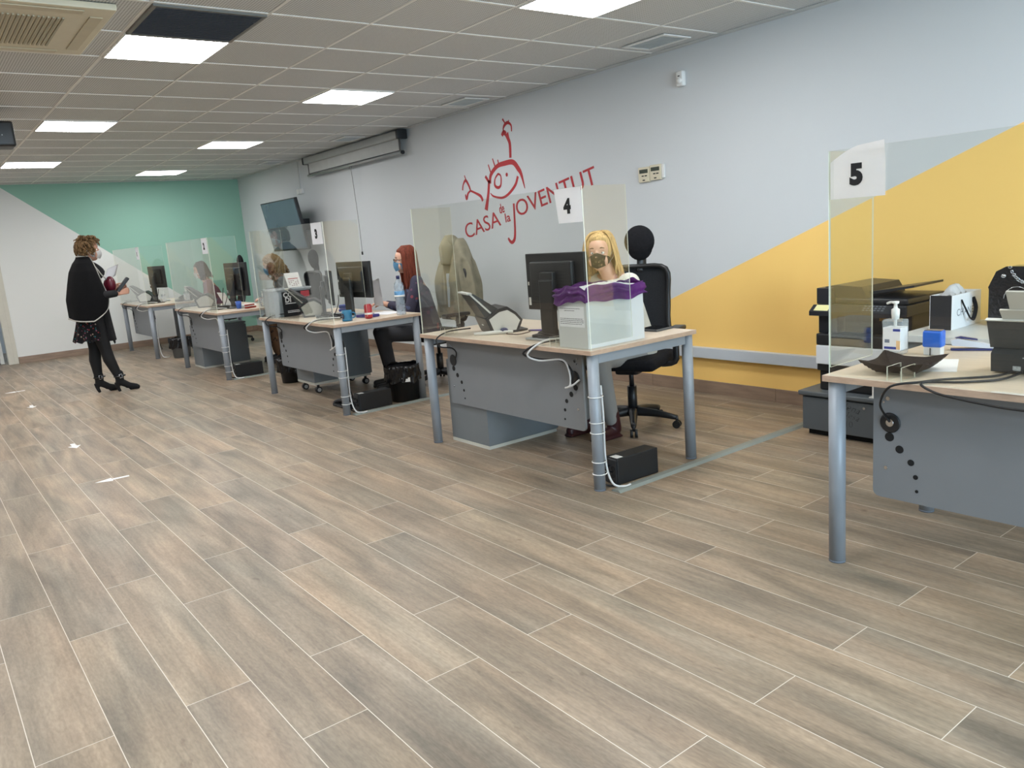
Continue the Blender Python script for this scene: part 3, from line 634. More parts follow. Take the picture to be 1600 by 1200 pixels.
# beige coat over the back of that chair
ct = thing('beige_coat', 'beige hooded coat hanging over an office chair back behind desk three', 'coat', (4.32, 6.43, .62))
b = B().at(0, .73, 0)
def coat(uu, vv):
    a = 2*pi*uu; ztop, zbot = 1.34, .60
    z = ztop-(ztop-zbot)*vv; w_ = .07+.225*min(1, (vv*1.7))**.6+.03*vv; d_ = .075+.045*min(1, vv*2)
    rp = 1+.10*sin(7*a+3*vv)+.05*sin(13*a+1)
    if vv < .28: rp = 1+.05*sin(5*a)
    return (4.29+d_*cos(a)*rp-.03*vv, 5.70+w_*sin(a)*rp, z+.02*sin(5*a)*vv)
b.grid(72, 30, coat); part('shell', b, mat('beige_wool', srgb(150, 142, 122), .95, 0, .12, 14, .5, 200, spec=.2), ct)
b = B().at(0, .73, 0).tube([(4.21, 5.82, 1.12), (4.16, 5.83, .95), (4.17, 5.85, .78), (4.19, 5.86, .66)], [.045, .06, .055, .05], 12, 4).tube([(4.21, 5.6, 1.12), (4.16, 5.58, .95), (4.17, 5.56, .78), (4.19, 5.55, .62)], [.045, .06, .055, .05], 12, 4)
part('sleeves', b, MATS['beige_wool'], ct)
part('hood', B().at(0, .73, 0).tube([(4.24, 5.72, 1.36), (4.20, 5.72, 1.25), (4.17, 5.72, 1.1)], [.05, .085, .05], 12, 4).ell((4.24, 5.71, 1.31), (.07, .09, .07)), MATS['beige_wool'], ct)
part('lining', B().at(0, .73, 0).grid(6, 8, lambda a, c: (4.165+.012*sin(3*a*pi)-.01*c, 5.66+.1*a, 1.02-.32*c)), mat('pale_lining', srgb(190, 196, 200), .6), ct)

# ---------------------------------------------------------------- under the desks
def pedestal(x0, x1, y0, y1, z0, z1, label, wheels):
    T_ = thing('drawer_pedestal', label, 'cabinet', ((x0+x1)/2, (y0+y1)/2, 0), group='grey drawer pedestals under the desks')
    b = B().box(x0, x1-.02, y0, y1, z0+.022, z1-.02, .001, 1).box(x0, x1, y0, y1, z1-.019, z1, .002).m(1).box(x0-.001, x1-.02, y0-.001, y1+.001, z0, z0+.021)
    part('body', b, [GREY_D, mat('pale_base', srgb(206, 206, 196), .5)], T_)
    h = (z1-z0-.05)/3
    for i in range(3):
        d = part('drawer', B().box(x1-.019, x1, y0+.003, y1-.003, z0+.024+i*h, z0+.020+(i+1)*h, .002), GREY_D, T_)
        part('handle', B().tube([(x1, (y0+y1)/2-.06, z0+.02+(i+.7)*h), (x1+.02, (y0+y1)/2-.05, z0+.02+(i+.7)*h), (x1+.02, (y0+y1)/2+.05, z0+.02+(i+.7)*h), (x1, (y0+y1)/2+.06, z0+.02+(i+.7)*h)], .004, 8), CHROME, d)
    if wheels:
        for cx in (x0+.05, x1-.06):
            for cy in (y0+.045, y1-.045):
                part('caster', B().cyl((cx, cy-.02, .03), (cx, cy+.02, .03), .03).m(1).cyl((cx, cy-.021, .03), (cx, cy+.021, .03), .019).m(0).cyl((cx, cy, .05), (cx, cy, z0), .013), [BLACK, ALU], T_)
    return T_
pedestal(2.822, 3.41, 4.05, 4.475, 0, .56, 'grey drawer pedestal standing on the floor under desk four', False)
pedestal(2.95, 3.56, 7.02, 7.42, .085, .60, 'grey drawer pedestal on casters under desk three', True)
pedestal(2.822, 3.40, 10.02, 10.41, 0, .52, 'grey drawer pedestal under the desk marked 2', False)
def ups(x, y, label, rz=0):
    T_ = thing('power_backup_unit', label, 'power supply', (x, y, 0), rz, 'black power backup units on the floor')
    part('casing', B().box(0, .30, 0, .10, .002, .145, .006, 2), BLACK, T_, False)
    part('front_face', B().box(-.006, 0, .004, .096, .006, .14, .004, 1).m(1).cyl((-.008, .03, .05), (-.006, .03, .05), .012, seg=14).cyl((-.008, .03, .09), (-.006, .03, .09), .014, seg=14).cyl((-.008, .07, .05), (-.006, .07, .05), .01, seg=14), [mat('dark_bezel', srgb(38, 40, 43), .5), DARKHOLE], T_, False)
    part('label', B().box(.01, .055, .012, .07, .1452, .1456), WHITE, T_, False)
    part('leads', B().tube([(-.006, .06, .1), (-.05, .06, .11), (-.07, .05, .04), (-.05, .03, .009), (.0, -.02, .007)], .005, 8, 4).tube([(-.006, .04, .07), (-.05, .03, .09), (-.08, .05, .13), (-.085, .055, .22)], .005, 8, 4), BLACK, T_, False)
ups(2.83, 2.905, 'black power backup unit on the floor beside the nearest leg of desk four', -.04)
ups(2.85, 5.905, 'black power backup unit on the floor under desk three, beside the black bin', 0)
ups(2.83, 8.85, 'black power backup unit on the floor under the desk marked 2', 0)
def binn(x, y, h, r0, r1, m_, label, bag, tagp=None):
    T_ = thing('waste_bin', label, 'bin', (x, y, 0))
    part('bucket', B().at(x, y, 0).lathe([(.0, .002), (r0, .002), (r1, h), (r1+.006, h), (r1+.006, h-.01), (r1-.004, h-.012), (r0-.006, .01), (0, .01)], 28), m_, T_)
    b = B()
    def bg_(uu, vv):
        a = 2*pi*uu; R_ = r1+.011+.012*sin(11*a+6*vv)*vv+.006*sin(23*a)
        if vv < .15: return (x+(R_-.03*(1-vv/.15))*cos(a), y+(R_-.03*(1-vv/.15))*sin(a), h+.015-.0*vv)
        return (x+R_*cos(a), y+R_*sin(a), h+.02-(vv-.15)*.17+.012*sin(5*a))
    b.grid(90, 10, bg_); part('bin_liner', b, bag, T_)
    if tagp: part('label', B().at(*tagp).box(-.001, .001, -.035, .035, -.018, .018), WHITE, T_)
BAG = mat('black_bin_liner', srgb(16, 16, 18), .25, 0, .1, 10, .6, 30)
binn(3.33, 5.99, .30, .12, .145, BLACK, 'black waste bin with black liner under the end of desk three', BAG, (3.27, 5.845, .2, rad(60)))
binn(2.99, 11.60, .26, .11, .135, mat('grey_bin', srgb(112, 118, 122), .5), 'grey waste bin with black liner between the two farthest desks', BAG)
binn(3.10, 7.95, .24, .10, .12, BLACK, 'small black waste bin between desks two and three', BAG)
# black ribbed foot rest and boots
T_ = thing('foot_rest', 'black ribbed foot rest on the floor behind the leg of desk three', 'foot rest', (2.9, 6.2, 0))
b = B().box(2.80, 3.12, 6.04, 6.34, .004, .03, .01)
part('base', b, BLACK, T_); b = B()
for q in range(9): b.tube([(2.82+q*.034, 6.05, .035), (2.82+q*.034, 6.19, .07), (2.82+q*.034, 6.33, .035)], .013, 8, 4)
part('ribbed_pad', b, mat('ribbed_rubber', srgb(36, 38, 44), .6), T_)

# ---------------------------------------------------------------- people
# All figures are laid out in a local frame: facing +x, left hand side +y, up z
def hand(b, wr, d, up, side, curl=.5, sc=1.0):
    """palm and five bent fingers from the wrist; d = direction of the fingers, up = back of the hand, side = towards thumb"""
    d, up, side = Vector(d).normalized(), Vector(up).normalized(), Vector(side).normalized(); wr = Vector(wr)
    for q in (-1.2, -.4, .4, 1.2): b.cap(wr+side*q*.012*sc, wr+d*.082*sc+side*q*.019*sc, .014*sc, .012*sc, 8)
    for i, (q, L) in enumerate(((1.5, .066), (.5, .075), (-.5, .070), (-1.5, .056))):
        p = wr+d*.084*sc+side*q*.0185*sc; a = 0
        for seg_, fr in enumerate((.45, .32, .23)):
            a += curl*(.5+.35*seg_); dd = (d*cos(a)-up*sin(a)); n = p+dd*L*fr*sc; b.cap(p, n, .0088*sc-.0006*seg_, .0083*sc-.0007*seg_, 8); p = n
    t = wr+d*.02*sc+side*.024*sc; t2 = t+(d*.6+side*.75-up*.15).normalized()*.036*sc; t3 = t2+(d*.92+side*.15-up*.35).normalized()*.03*sc; t4 = t3+(d-up*.5).normalized()*.022*sc
    b.cap(t, t2, .0145*sc, .011*sc, 8); b.cap(t2, t3, .0105*sc, .0095*sc, 8); b.cap(t3, t4, .0092*sc, .0078*sc, 8)
def head_frame(c, yaw=0, pitch=0): return Matrix.Translation(c) @ Matrix.Rotation(yaw, 4, 'Z') @ Matrix.Rotation(pitch, 4, 'Y')
def head(b, H):
    old = b.M; b.M = old @ H
    b.ell((-.008, 0, .022), (.094, .074, .092), 24).ell((.022, 0, -.035), (.064, .056, .078), 20).cap((.045, 0, -.088), (.055, 0, -.085), .022, .02).ell((.03, 0, .04), (.058, .06, .06))
    for s in (-1, 1):
        b.ell((.05, s*.034, -.022), (.028, .024, .026)).ell((-.008, s*.076, -.008), (.017, .008, .030), 12).cap((.078, s*.012, .028), (.074, s*.045, .026), .0085, .007, 8)
        b.ell((.055, s*.048, -.05), (.02, .014, .03), 10)
    for s in (-1, 1): b.ell((.0660, s*.031, .0185), (.0145, .0165, .0085), 12).ell((.063, s*.031, -.009), (.0145, .0165, .006), 12)
    b.cap((.082, 0, .018), (.102, 0, -.018), .009, .0125, 10).ell((.094, -.011, -.02), (.011, .008, .008), 8).ell((.094, .011, -.02), (.011, .008, .008), 8)
    b.ell((.080, 0, -.047), (.012, .024, .0065), 12).ell((.078, 0, -.057), (.011, .020, .0065), 12)
    b.M = old
def eyes(T_, H):
    for s in (-1, 1):
        b = B(); b.M = H; b.ell((.0665, s*.031, .006), (.0125, .0135, .0115), 14); b.m(1).ell((.0737, s*.031, .006), (.006, .0065, .0065), 10); b.m(2).ell((.0775, s*.031, .006), (.0025, .003, .003), 8)
        b.recalc = False; part('eye', b, [mat('eye_white', srgb(232, 228, 222), .2), mat('iris', srgb(84, 96, 92), .2), GLOSSB], T_, False)
        b = B(); b.M = H; b.tube([(.080, s*.014, .032), (.083, s*.03, .039), (.075, s*.048, .034)], [.003, .004, .002], 6, 3); part('eyebrow', b, mat('brow_hair', srgb(110, 80, 56), .8), T_, False)
def mask(T_, H, m_, bulge=.018, puff=0):
    b = B(); b.M = H
    def fn(uu, vv):
        a = (uu-.5)*2*rad(76); z = -.092+.094*vv; c = cos(a)
        rx = .098+bulge*math.exp(-(a/.45)**2)*(.4+.6*sin(vv*pi))-.012*abs(a)
        lift = .008*math.exp(-(a/.35)**2)*vv-.022*abs(a)*vv+.02*abs(a)*(1-vv)
        top = 1-.10*(1-vv)**2
        return (rx*c*top+.0, rx*sin(a)*.86*top, z+lift)
    b.grid(26, 14, fn); bmesh.ops.solidify(b.bm, geom=b.bm.faces[:], thickness=.0018)
    k = part('face_mask', b, m_, T_, False)
    b = B(); b.M = H
    for s in (-1, 1):
        e = fn(1 if s > 0 else 0, .9); e2 = fn(1 if s > 0 else 0, .1)
        b.tube([e, (.02, s*.082, .0), (-.016, s*.09, .02), (-.025, s*.086, -.005), (-.01, s*.084, -.03), e2], .0017, 6, 5)
    part('ear_loops', b, WHITE, k, False)
def scalp(b, H, ex=1.0, front=.035):
    """hair cap: fuller ellipsoid, pulled inside the head over the face"""
    t = bmesh.new(); bmesh.ops.create_uvsphere(t, u_segments=40, v_segments=28, radius=1)
    for v in t.verts:
        d = v.co.copy(); p = Vector((d.x*.108*ex-.012, d.y*.090*ex, d.z*.108*ex+.028))
        facey = max(0, min(1, (p.x-front)/.02))*max(0, min(1, (.098-p.z)/.018))
        if p.z < -.03: facey = max(facey, min(1, (-.03-p.z)/.02)*(p.x > -.02))
        p = p.lerp(Vector((0, 0, .01))+(p-Vector((0, 0, .01)))*.72, facey)
        p *= 1+.02*noise.noise(d*6)
        v.co = p
    old = b.M; b.M = H; b.merge(t, True); b.M = old
def lock(b, H, pts, r0, seg=6):
    old = b.M; b.M = H; n = len(pts); b.tube(pts, [r0*(1-.55*i/(n-1)) for i in range(n)], seg, 4, flat=.55); b.M = old
def hair_mat(nm, c, var=.35): return mat(nm, c, .6, 0, var, 45, .6, 160, stretch=(2, 2, .18), spec=.25)
def long_hair(T_, H, m_, length, wav, n=70, part_y=.01, out=.0, a0=64, seed=1, rr=.013):
    rnd = random.Random(seed); b = B(); scalp(b, H)
    for i in range(n):
        a = rad(a0)+(2*pi-rad(2*a0))*i/(n-1); s = 1 if a < pi else -1
        ca, sa = cos(a), sin(a); top = Vector((-.01+.03*ca, part_y+.02*sa, .132)); ph = rnd.random()*6
        mid = Vector((.098*ca-.012, .096*sa, .055+.02*rnd.random())); L = length*(.82+.3*rnd.random())
        low = Vector((.10*ca-.012+out*ca, .104*sa+out*sa, -.06)); P = [top, top.lerp(mid, .5)+Vector((0, 0, .024)), mid, low]
        K = 4
        for q in range(1, K+1):
            t = q/K; P.append(low+Vector((wav*sin(ph+q*1.9)*.9+out*ca*t-.0*t, wav*cos(ph+q*1.7)*.8+.01*s*t+out*sa*t, -(L-.1)*t)))
        lock(b, H, P, rr)
    part('hair', b, m_, T_, False)
def curly_hair(T_, H, m_, length, n=150, seed=3, rad_=.012):
    rnd = random.Random(seed); b = B(); scalp(b, H, 1.05)
    for i in range(n):
        a = rad(48)+(2*pi-rad(96))*rnd.random(); z0 = .13-.14*rnd.random(); rr_ = math.sqrt(max(.05, 1-((z0-.03)/.115)**2)); ca, sa = cos(a), sin(a)
        p = Vector((.104*ca*rr_-.012, .096*sa*rr_, z0)); P = [p]; ph = rnd.random()*6; L = length*(.5+.7*rnd.random())
        for q in range(1, 8):
            t = q/7; P.append(p+Vector((ca*.04*t+.018*sin(ph+q*1.5), sa*.04*t+.018*cos(ph+q*1.5), -L*t+.01)))
        lock(b, H, P, rad_)
    part('hair', b, m_, T_, False)
def short_hair(T_, H, m_, n=260, seed=5):
    rnd = random.Random(seed); b = B(); scalp(b, H, 1.02, .045)
    for i in range(n):
        a = rnd.random()*2*pi; z0 = .135-.16*rnd.random(); ca, sa = cos(a), sin(a)
        if ca > .45 and z0 < .075: continue
        rr_ = math.sqrt(max(.05, 1-((z0-.03)/.115)**2)); p = Vector((.100*ca*rr_-.012, .088*sa*rr_, z0))
        dr = Vector((.2+.3*ca, .5*sa, -.55)).normalized() if z0 < .09 else Vector((.9*rnd.choice((1, .6, -.4)), .6*sa, -.08)).normalized()
        nrm = (p-Vector((-.012, 0, .02))).normalized(); L = .022+.02*rnd.random()
        lock(b, H, [p-dr*.01, p+nrm*.018+dr*L*.4, p+nrm*.014+dr*L, p+nrm*.002+dr*L*1.3], .0105)
    part('hair', b, m_, T_, False)
def seated(label, loc, rz, lean, hy, hp, skin, topm, legm, shoem, reach=((.36, .10, .785), (.36, -.10, .785)), hip=.50, hz=.0, knee=.44, foot_x=.36, hs=0, broad=0):
    T_ = thing('person', label, 'person', loc, rz)
    V = Vector; pel = V((0, 0, hip+.03)); ch = V((lean*.6, 0, hip+.36)); sh = V((lean*.85, 0, hip+.50)); nk = V((lean*1.0+.01, 0, hip+.56)); hc = V((lean*1.0+.05+hz, hs, hip+.685))
    H = head_frame(hc, hy, hp); vox = .0065
    hands_ = []
    def arms(b, r, which):
        for s, wr in zip((1, -1), reach):
            wr = V(wr); shd = sh+V((0, s*.165, -.01)); el = (shd+wr)/2+V((-.06, s*.09, -.13)); L1 = .28
            el = shd+(el-shd).normalized()*L1
            if which == 'skin':
                b.cap(shd, el, .04, .034); b.cap(el, wr, .034, .024)
                d = (wr-el).normalized(); d = V((d.x, d.y*.6, d.z*.3-.04)); hand(b, wr, d, (0, 0, 1), (0, -s, 0), .45)
            else: b.cap(shd, el, .058, .05); b.cap(el, el.lerp(wr, .76), .05, .036)
    b = B()
    for s in (-1, 1): b.cap(pel+V((0, s*.06, 0)), ch+V((0, s*.06, 0)), .095, .085); b.cap(pel+V((0, s*.08, -.02)), V((knee, s*.12, hip+.03)), .075, .055); b.cap(V((knee, s*.12, hip+.03)), V((foot_x, s*.12, .10)), .052, .038); b.cap(V((foot_x, s*.12, .05)), V((foot_x+.13, s*.13, .035)), .035, .026)
    b.cap(ch, sh, .11, .07); b.cap(sh+V((0, -.15, 0)), sh+V((0, .15, 0)), .045, .045); b.cap(sh, nk, .06, .05); b.cap(nk, hc+V((-.01, 0, -.04)), .05, .052)
    arms(b, 0, 'skin'); head(b, H)
    o = part('body', b, skin, T_, False); remesh(o, vox, 2)
    eyes(T_, H)
    b = B()
    for s in (-1, 1): b.cap(pel+V((0, s*.065, 0)), ch+V((0, s*.065, 0)), .112, .105); b.cap(sh+V((0, s*.05, -.05)), sh+V((0, s*(.15+broad), -.008+broad*.8)), .07+broad*.5, .06+broad)
    b.cap(ch+V((.02, 0, 0)), sh+V((0, 0, -.03)), .115, .08)
    arms(b, .01, 'sleeve'); o = part('top', b, topm, T_, False); remesh(o, .009, 4)
    b = B()
    for s in (-1, 1): b.cap(pel+V((0, s*.07, -.02)), V((knee, s*.12, hip+.03)), .092, .066); b.cap(V((knee, s*.12, hip+.03)), V((foot_x, s*.12, .12)), .065, .048)
    b.cap(pel+V((0, -.06, -.01)), pel+V((0, .06, -.01)), .11, .11); o = part('trousers', b, legm, T_, False); remesh(o, .009, 4)
    for s in (-1, 1):
        b = B().cap((foot_x-.02, s*.12, .06), (foot_x+.0, s*.12, .16), .046, .05).cap((foot_x-.01, s*.12, .045), (foot_x+.14, s*.13, .038), .042, .032).box(foot_x-.055, foot_x+.175, s*.125-.037, s*.125+.037, .001, .018, .006)
        o = part('shoe', b, shoem, T_, False); remesh(o, .007, 3)
    return T_, H, hc
# 4: long blonde hair, dark patterned mask, cream top, looking at the camera
T_, H, hc = seated('seated person with long blonde hair and dark patterned face mask, in a cream top', (3.86, 3.74, 0), pi+.0, .20, rad(34), .05, SKIN, mat('cream_knit', srgb(214, 210, 196), .9, 0, .05, 20, .4, 160), mat('light_grey_trousers', srgb(150, 148, 144), .9), mat('burgundy_boot', srgb(62, 26, 30), .4), reach=((.36, .12, .785), (.38, -.16, .785)), hip=.50, hs=-.02)
mask(T_, H, floral('patterned_mask', srgb(56, 52, 44), [srgb(92, 84, 66), srgb(56, 52, 44), srgb(150, 120, 100)], 45))
long_hair(T_, H, hair_mat('blonde_hair', srgb(200, 166, 112)), .36, .016, 110, .012, .018, seed=4, rr=.0105)
# 3: long straight red hair, glasses, light blue mask, patterned dark top
T_, H, hc = seated('seated person with long red hair, glasses and a blue face mask, holding papers', (3.93, 6.47, 0), pi-.38, .12, .0, .02, SKIN, floral('dark_print_top', srgb(52, 48, 66), [srgb(52, 48, 66), srgb(96, 60, 84), srgb(70, 76, 104), srgb(130, 60, 70)], 22), mat('charcoal_trousers', srgb(58, 58, 62), .9), mat('black_leather_boot', srgb(22, 22, 24), .35), hip=.49, knee=.46, foot_x=.40, reach=((.40, .06, .80), (.40, -.13, .79)))
blue_mask = mat('light_blue_mask', srgb(120, 176, 212), .85)
mask(T_, H, blue_mask); long_hair(T_, H, hair_mat('red_hair', srgb(112, 52, 34)), .30, .004, 80, 0, .006, seed=9)
b = B(); b.M = H
for s in (-1, 1): b.tube([(.1, s*.006+0, .008), (.1, s*.032, .026), (.096, s*.056, .01), (.098, s*.032, -.008), (.1, s*.008, .006)], .0022, 6, 4).tube([(.094, s*.058, .012), (.05, s*.082, .014), (-.01, s*.088, .012)], .0022, 6, 3)
b.tube([(.1, -.01, .01), (.102, 0, .014), (.1, .01, .01)], .002); part('glasses', b, GLOSSB, T_, False)
# 2: curly hair, blue mask, looking down at the work
T_, H, hc = seated('seated person with curly brown-blonde hair bending over the second desk', (3.97, 9.52, 0), pi-.25, .26, .05, .32, SKIN, mat('grey_cardigan', srgb(96, 98, 100), .95, 0, .08, 20, .4, 160), floral('leopard_print', srgb(96, 70, 48), [srgb(40, 30, 24), srgb(120, 90, 60), srgb(60, 44, 34)], 26), BLACK, hip=.50, reach=((.42, .06, .79), (.42, -.14, .79)))
mask(T_, H, blue_mask); curly_hair(T_, H, hair_mat('curly_brown_hair', srgb(132, 104, 70)), .22)
# 1: dark bobbed hair, white mask, dusty pink top
T_, H, hc = seated('seated person with dark bobbed hair and a white face mask behind the farthest desk', (3.93, 12.5, 0), pi-.25, .20, .0, .25, SKIN, mat('dusty_pink_top', srgb(120, 84, 90), .9, 0, .05), mat('dark_trousers', srgb(36, 36, 40), .9), BLACK, hip=.46)
mask(T_, H, mat('white_mask', srgb(226, 226, 224), .8)); long_hair(T_, H, hair_mat('dark_brown_hair', srgb(52, 36, 30)), .17, .006, 70, 0, .012, seed=12)

# standing visitor, facing +x, in black cape
T_ = thing('person', 'standing person in a black cape, floral dress and heeled black ankle boots, holding papers', 'person', (1.60, 9.4, 0), rad(-2))
V = Vector
H = head_frame(V((.055, 0, 1.515)), -.05, .06)
b = B()
# hips, torso
for s in (-1, 1):
    b.cap((-.02, s*.075, .86), (-.01, s*.07, 1.05), .10, .09)
b.cap((-.02, -.07, 1.02), (-.035, -.07, 1.22), .085, .085); b.cap((-.02, .07, 1.02), (-.035, .07, 1.22), .085, .085); b.cap((-.03, -.14, 1.31), (-.03, .14, 1.31), .05, .05); b.cap((-.03, 0, 1.25), (-.01, 0, 1.37), .09, .052); b.cap((-.01, 0, 1.37), (.035, 0, 1.47), .05, .052)
hipR, hipL = V((-.02, -.09, .84)), V((-.02, .09, .84))
kR, aR = V((.055, -.085, .47)), V((.075, -.085, .15)); kL, aL = V((-.01, .08, .47)), V((-.075, .08, .15))
kR = V((.04, -.08, .47)); aR = V((.125, -.08, .15)); kL = V((-.04, .08, .47)); aL = V((-.05, .08, .15))
for hp_, kn, an in ((hipR, kR, aR), (hipL, kL, aL)):
    b.cap(hp_, kn, .085, .055); b.cap(kn, kn.lerp(an, .35)+V((-.012, 0, 0)), .054, .056); b.cap(kn.lerp(an, .35)+V((-.012, 0, 0)), an, .056, .036)
    b.cap(an, an+V((.02, 0, -.05)), .033, .028)
# arms: right forearm forward holding the phone, left holding papers
wR = V((.245, -.085, 1.045)); wL = V((.23, .06, 1.08))
for s, wr in ((-1, wR), (1, wL)):
    shd = V((-.03, s*.165, 1.30)); el = V((-.01, s*.20, 1.04)); b.cap(shd, el, .045, .037); b.cap(el, wr, .037, .025)
hand(b, wR, (1, .1, .18), (0, -1, .2), (0, .2, 1), .75); hand(b, wL, (1, -.25, .2), (0, 1, .2), (0, -.1, 1), .6)
head(b, H); o = part('body', b, [SKIN2], T_, False); remesh(o, .006, 2)
eyes(T_, H); mask(T_, H, MATS['white_mask'], .026); short_hair(T_, H, hair_mat('short_auburn_hair', srgb(98, 74, 46), .5))
b = B()
for s, wr in ((-1, wR), (1, wL)):
    b.cap((-.02, s*.07, .90), (-.01, s*.07, 1.05), .118, .105); b.cap((-.01, s*.07, 1.05), (-.03, s*.075, 1.24), .105, .10)
    shd = V((-.03, s*.155, 1.30)); el = V((-.01, s*.20, 1.04)); b.cap(shd, el, .058, .05); b.cap(el, el.lerp(wr, .88), .05, .038)
b.cap((-.03, -.13, 1.30), (-.03, .13, 1.30), .065, .065)
o = part('dress_top', b, mat('black_knit', srgb(20, 20, 23), .9), T_, False); remesh(o, .008, 4)
TI = mat('black_tights', srgb(10, 10, 12), .8)
b = B()
for hp_, kn, an in ((hipR, kR, aR), (hipL, kL, aL)):
    b.cap(hp_, kn, .092, .06); b.cap(kn, kn.lerp(an, .35)+V((-.012, 0, 0)), .059, .060); b.cap(kn.lerp(an, .35)+V((-.012, 0, 0)), an, .060, .040)
o = part('tights', b, TI, T_, False); remesh(o, .007, 3)
SU = mat('black_suede', srgb(15, 15, 17), .9)
for an in (aR, aL):
    b = B(); ax_, ay_ = an.x, an.y
    b.cap((ax_, ay_, .19), (ax_+.0, ay_, .12), .047, .042); b.cap((ax_-.005, ay_, .11), (ax_+.07, ay_, .06), .041, .034); b.cap((ax_+.07, ay_, .055), (ax_+.15, ay_-.004, .032), .034, .028); b.cap((ax_+.10, ay_, .025), (ax_+.165, ay_-.004, .024), .026, .024)
    b.tube([(ax_-.028, ay_, .10), (ax_-.028, ay_, .05), (ax_-.012, ay_, .0)], [.032, .02, .014], 12, 3)
    o = part('ankle_boot', b, SU, T_, False); remesh(o, .005, 2)
    k_ = B().tube([(ax_-.05, ay_, .165), (ax_-.04, ay_-.045, .167), (ax_+.01, ay_-.052, .17), (ax_+.05, ay_-.03, .17), (ax_+.055, ay_+.02, .17), (ax_, ay_+.05, .168), (ax_-.05, ay_, .165)], .008, 8, 4)
    part('strap', k_, GLOSSB, o, False)
    part('buckle', B().tube([(ax_-.005, ay_-.06, .15), (ax_+.022, ay_-.06, .15), (ax_+.022, ay_-.06, .19), (ax_-.005, ay_-.06, .19), (ax_-.005, ay_-.06, .15)], .0028, 6), CHROME, o, False)
# dress
b = B()
def dress(uu, vv):
    a = 2*pi*uu; z = .92-.345*vv; k = vv**1.3; rx = .13+.015*k; ry = .16+.03*k; fl = 1+.07*k*sin(9*a)+.03*k*sin(17*a+1)
    return (-.065*k-.02+rx*cos(a)*fl, ry*sin(a)*fl, z+.012*sin(9*a+.5)*k)
b.grid(120, 14, dress); bmesh.ops.solidify(b.bm, geom=b.bm.faces[:], thickness=.002)
part('dress', b, floral('floral_dress', srgb(22, 22, 26), [srgb(160, 60, 60), srgb(40, 120, 130), srgb(170, 90, 120), srgb(190, 170, 150), srgb(22, 22, 26)], 48), T_, False)
# black long scarf panels in front
b = B().rings([[(.075+.035*t/14+(.05+.012*cos(3*a*pi/8))*cos(a*pi/8), -.03+.10*sin(a*pi/8), 1.02-.465*t/14) for a in range(16)] for t in range(15)])
for q in range(9): b.tube([(.12+.004*q, -.11+.018*q, .565), (.135+.004*q, -.11+.018*q, .52+.01*(q % 3))], .004, 6)
part('scarf', b, mat('black_wool', srgb(9, 9, 12), .95, 0, .2, 40, .3, 200), T_, False)
# cape
CP = MATS['black_wool']; b = B()
prof = [(1.455, -.01, .065, .06), (1.425, -.014, .076, .09), (1.385, -.024, .098, .16), (1.30, -.036, .130, .235), (1.18, -.038, .160, .258), (1.02, -.035, .20, .268), (.92, -.04, .195, .272), (.83, -.06, .175, .262)]
def cape(uu, vv):
    t = vv*(len(prof)-1); i = min(int(t), len(prof)-2); q = t-i; p = [prof[i][j]*(1-q)+prof[i+1][j]*q for j in range(4)]
    g = rad(34)-rad(22)*min(1, vv*1.5); a = g+(2*pi-2*g)*uu
    if vv > .70: a = pi+(a-pi)*(1-.42*((vv-.70)/.30)**2)
    fold = 1+.018*sin(8*a+2*vv)*vv
    side = abs(sin(a)); z = p[0]-.05*side*max(0, vv-.6)*2.0
    return (p[1]+p[2]*cos(a)*fold, p[3]*sin(a)*fold, z)
b.grid(72, 44, cape); bmesh.ops.solidify(b.bm, geom=b.bm.faces[:], thickness=.010)
o = part('cape', b, CP, T_, False)
TR = mat('grey_trim', srgb(172, 168, 160), .8)
pts = [cape(0, v/16) for v in range(17)]+[cape(u_/24, 1) for u_ in range(1, 25)]+[cape(1, 1-v/16) for v in range(1, 17)]+[cape(1-u_/10, 0) for u_ in range(1, 11)]
b = B().tube(pts, .0065, 8, 2); part('border', b, TR, o, False)
# hanging front fold of the shawl collar
b = B().tube([(.02, .03, 1.40), (.09, .02, 1.34), (.13, .0, 1.28), (.11, -.01, 1.22)], [.03, .045, .05, .02], 12, 4, flat=.6); part('collar', b, CP, T_, False)
b = B().tube([(.03, -.075, 1.41), (.085, -.07, 1.33), (.13, -.055, 1.25), (.17, -.04, 1.20)], .006, 8, 3); part('neck_trim', b, TR, T_, False)
b = B()

part('bracelet', B().tube([(.235+.0, -.085+.03*cos(t*pi/6), 1.043+.03*sin(t*pi/6)) for t in range(13)], .005, 6), CHROME, T_, False)
M_ = chain(T_)
def held(nm, b, m_, label, cat):
    for v in b.bm.verts: v.co = M_ @ v.co
    return tag(part(nm, b, m_), label, cat)
b = B().at(.30, -.06, 1.115, ry=rad(42)); b.box(-.016, .016, -.04, .04, -.10, .11, .008, 3)
held('glasses_case', b, mat('black_case', srgb(20, 21, 26), .45), 'black case held in the right hand of the standing person', 'case')
b = B().ell((.205, -.01, 1.145), (.052, .07, .085), 20).ell((.19, .02, 1.13), (.05, .06, .08), 16)
held('burgundy_pouch', b, mat('burgundy_leather', srgb(92, 22, 38), .35, 0, .2), 'rounded burgundy pouch held against the chest of the standing person', 'pouch')
b = B().grid(6, 8, lambda a, c: (.15+.13*a+.05*c, -.03+.10*a*a+.02*c, 1.19+.12*c+.04*a)); bmesh.ops.solidify(b.bm, geom=b.bm.faces[:], thickness=.0015)
held('paper_sheets', b, PAPER, 'white papers held by the standing person above the burgundy pouch', 'paper')

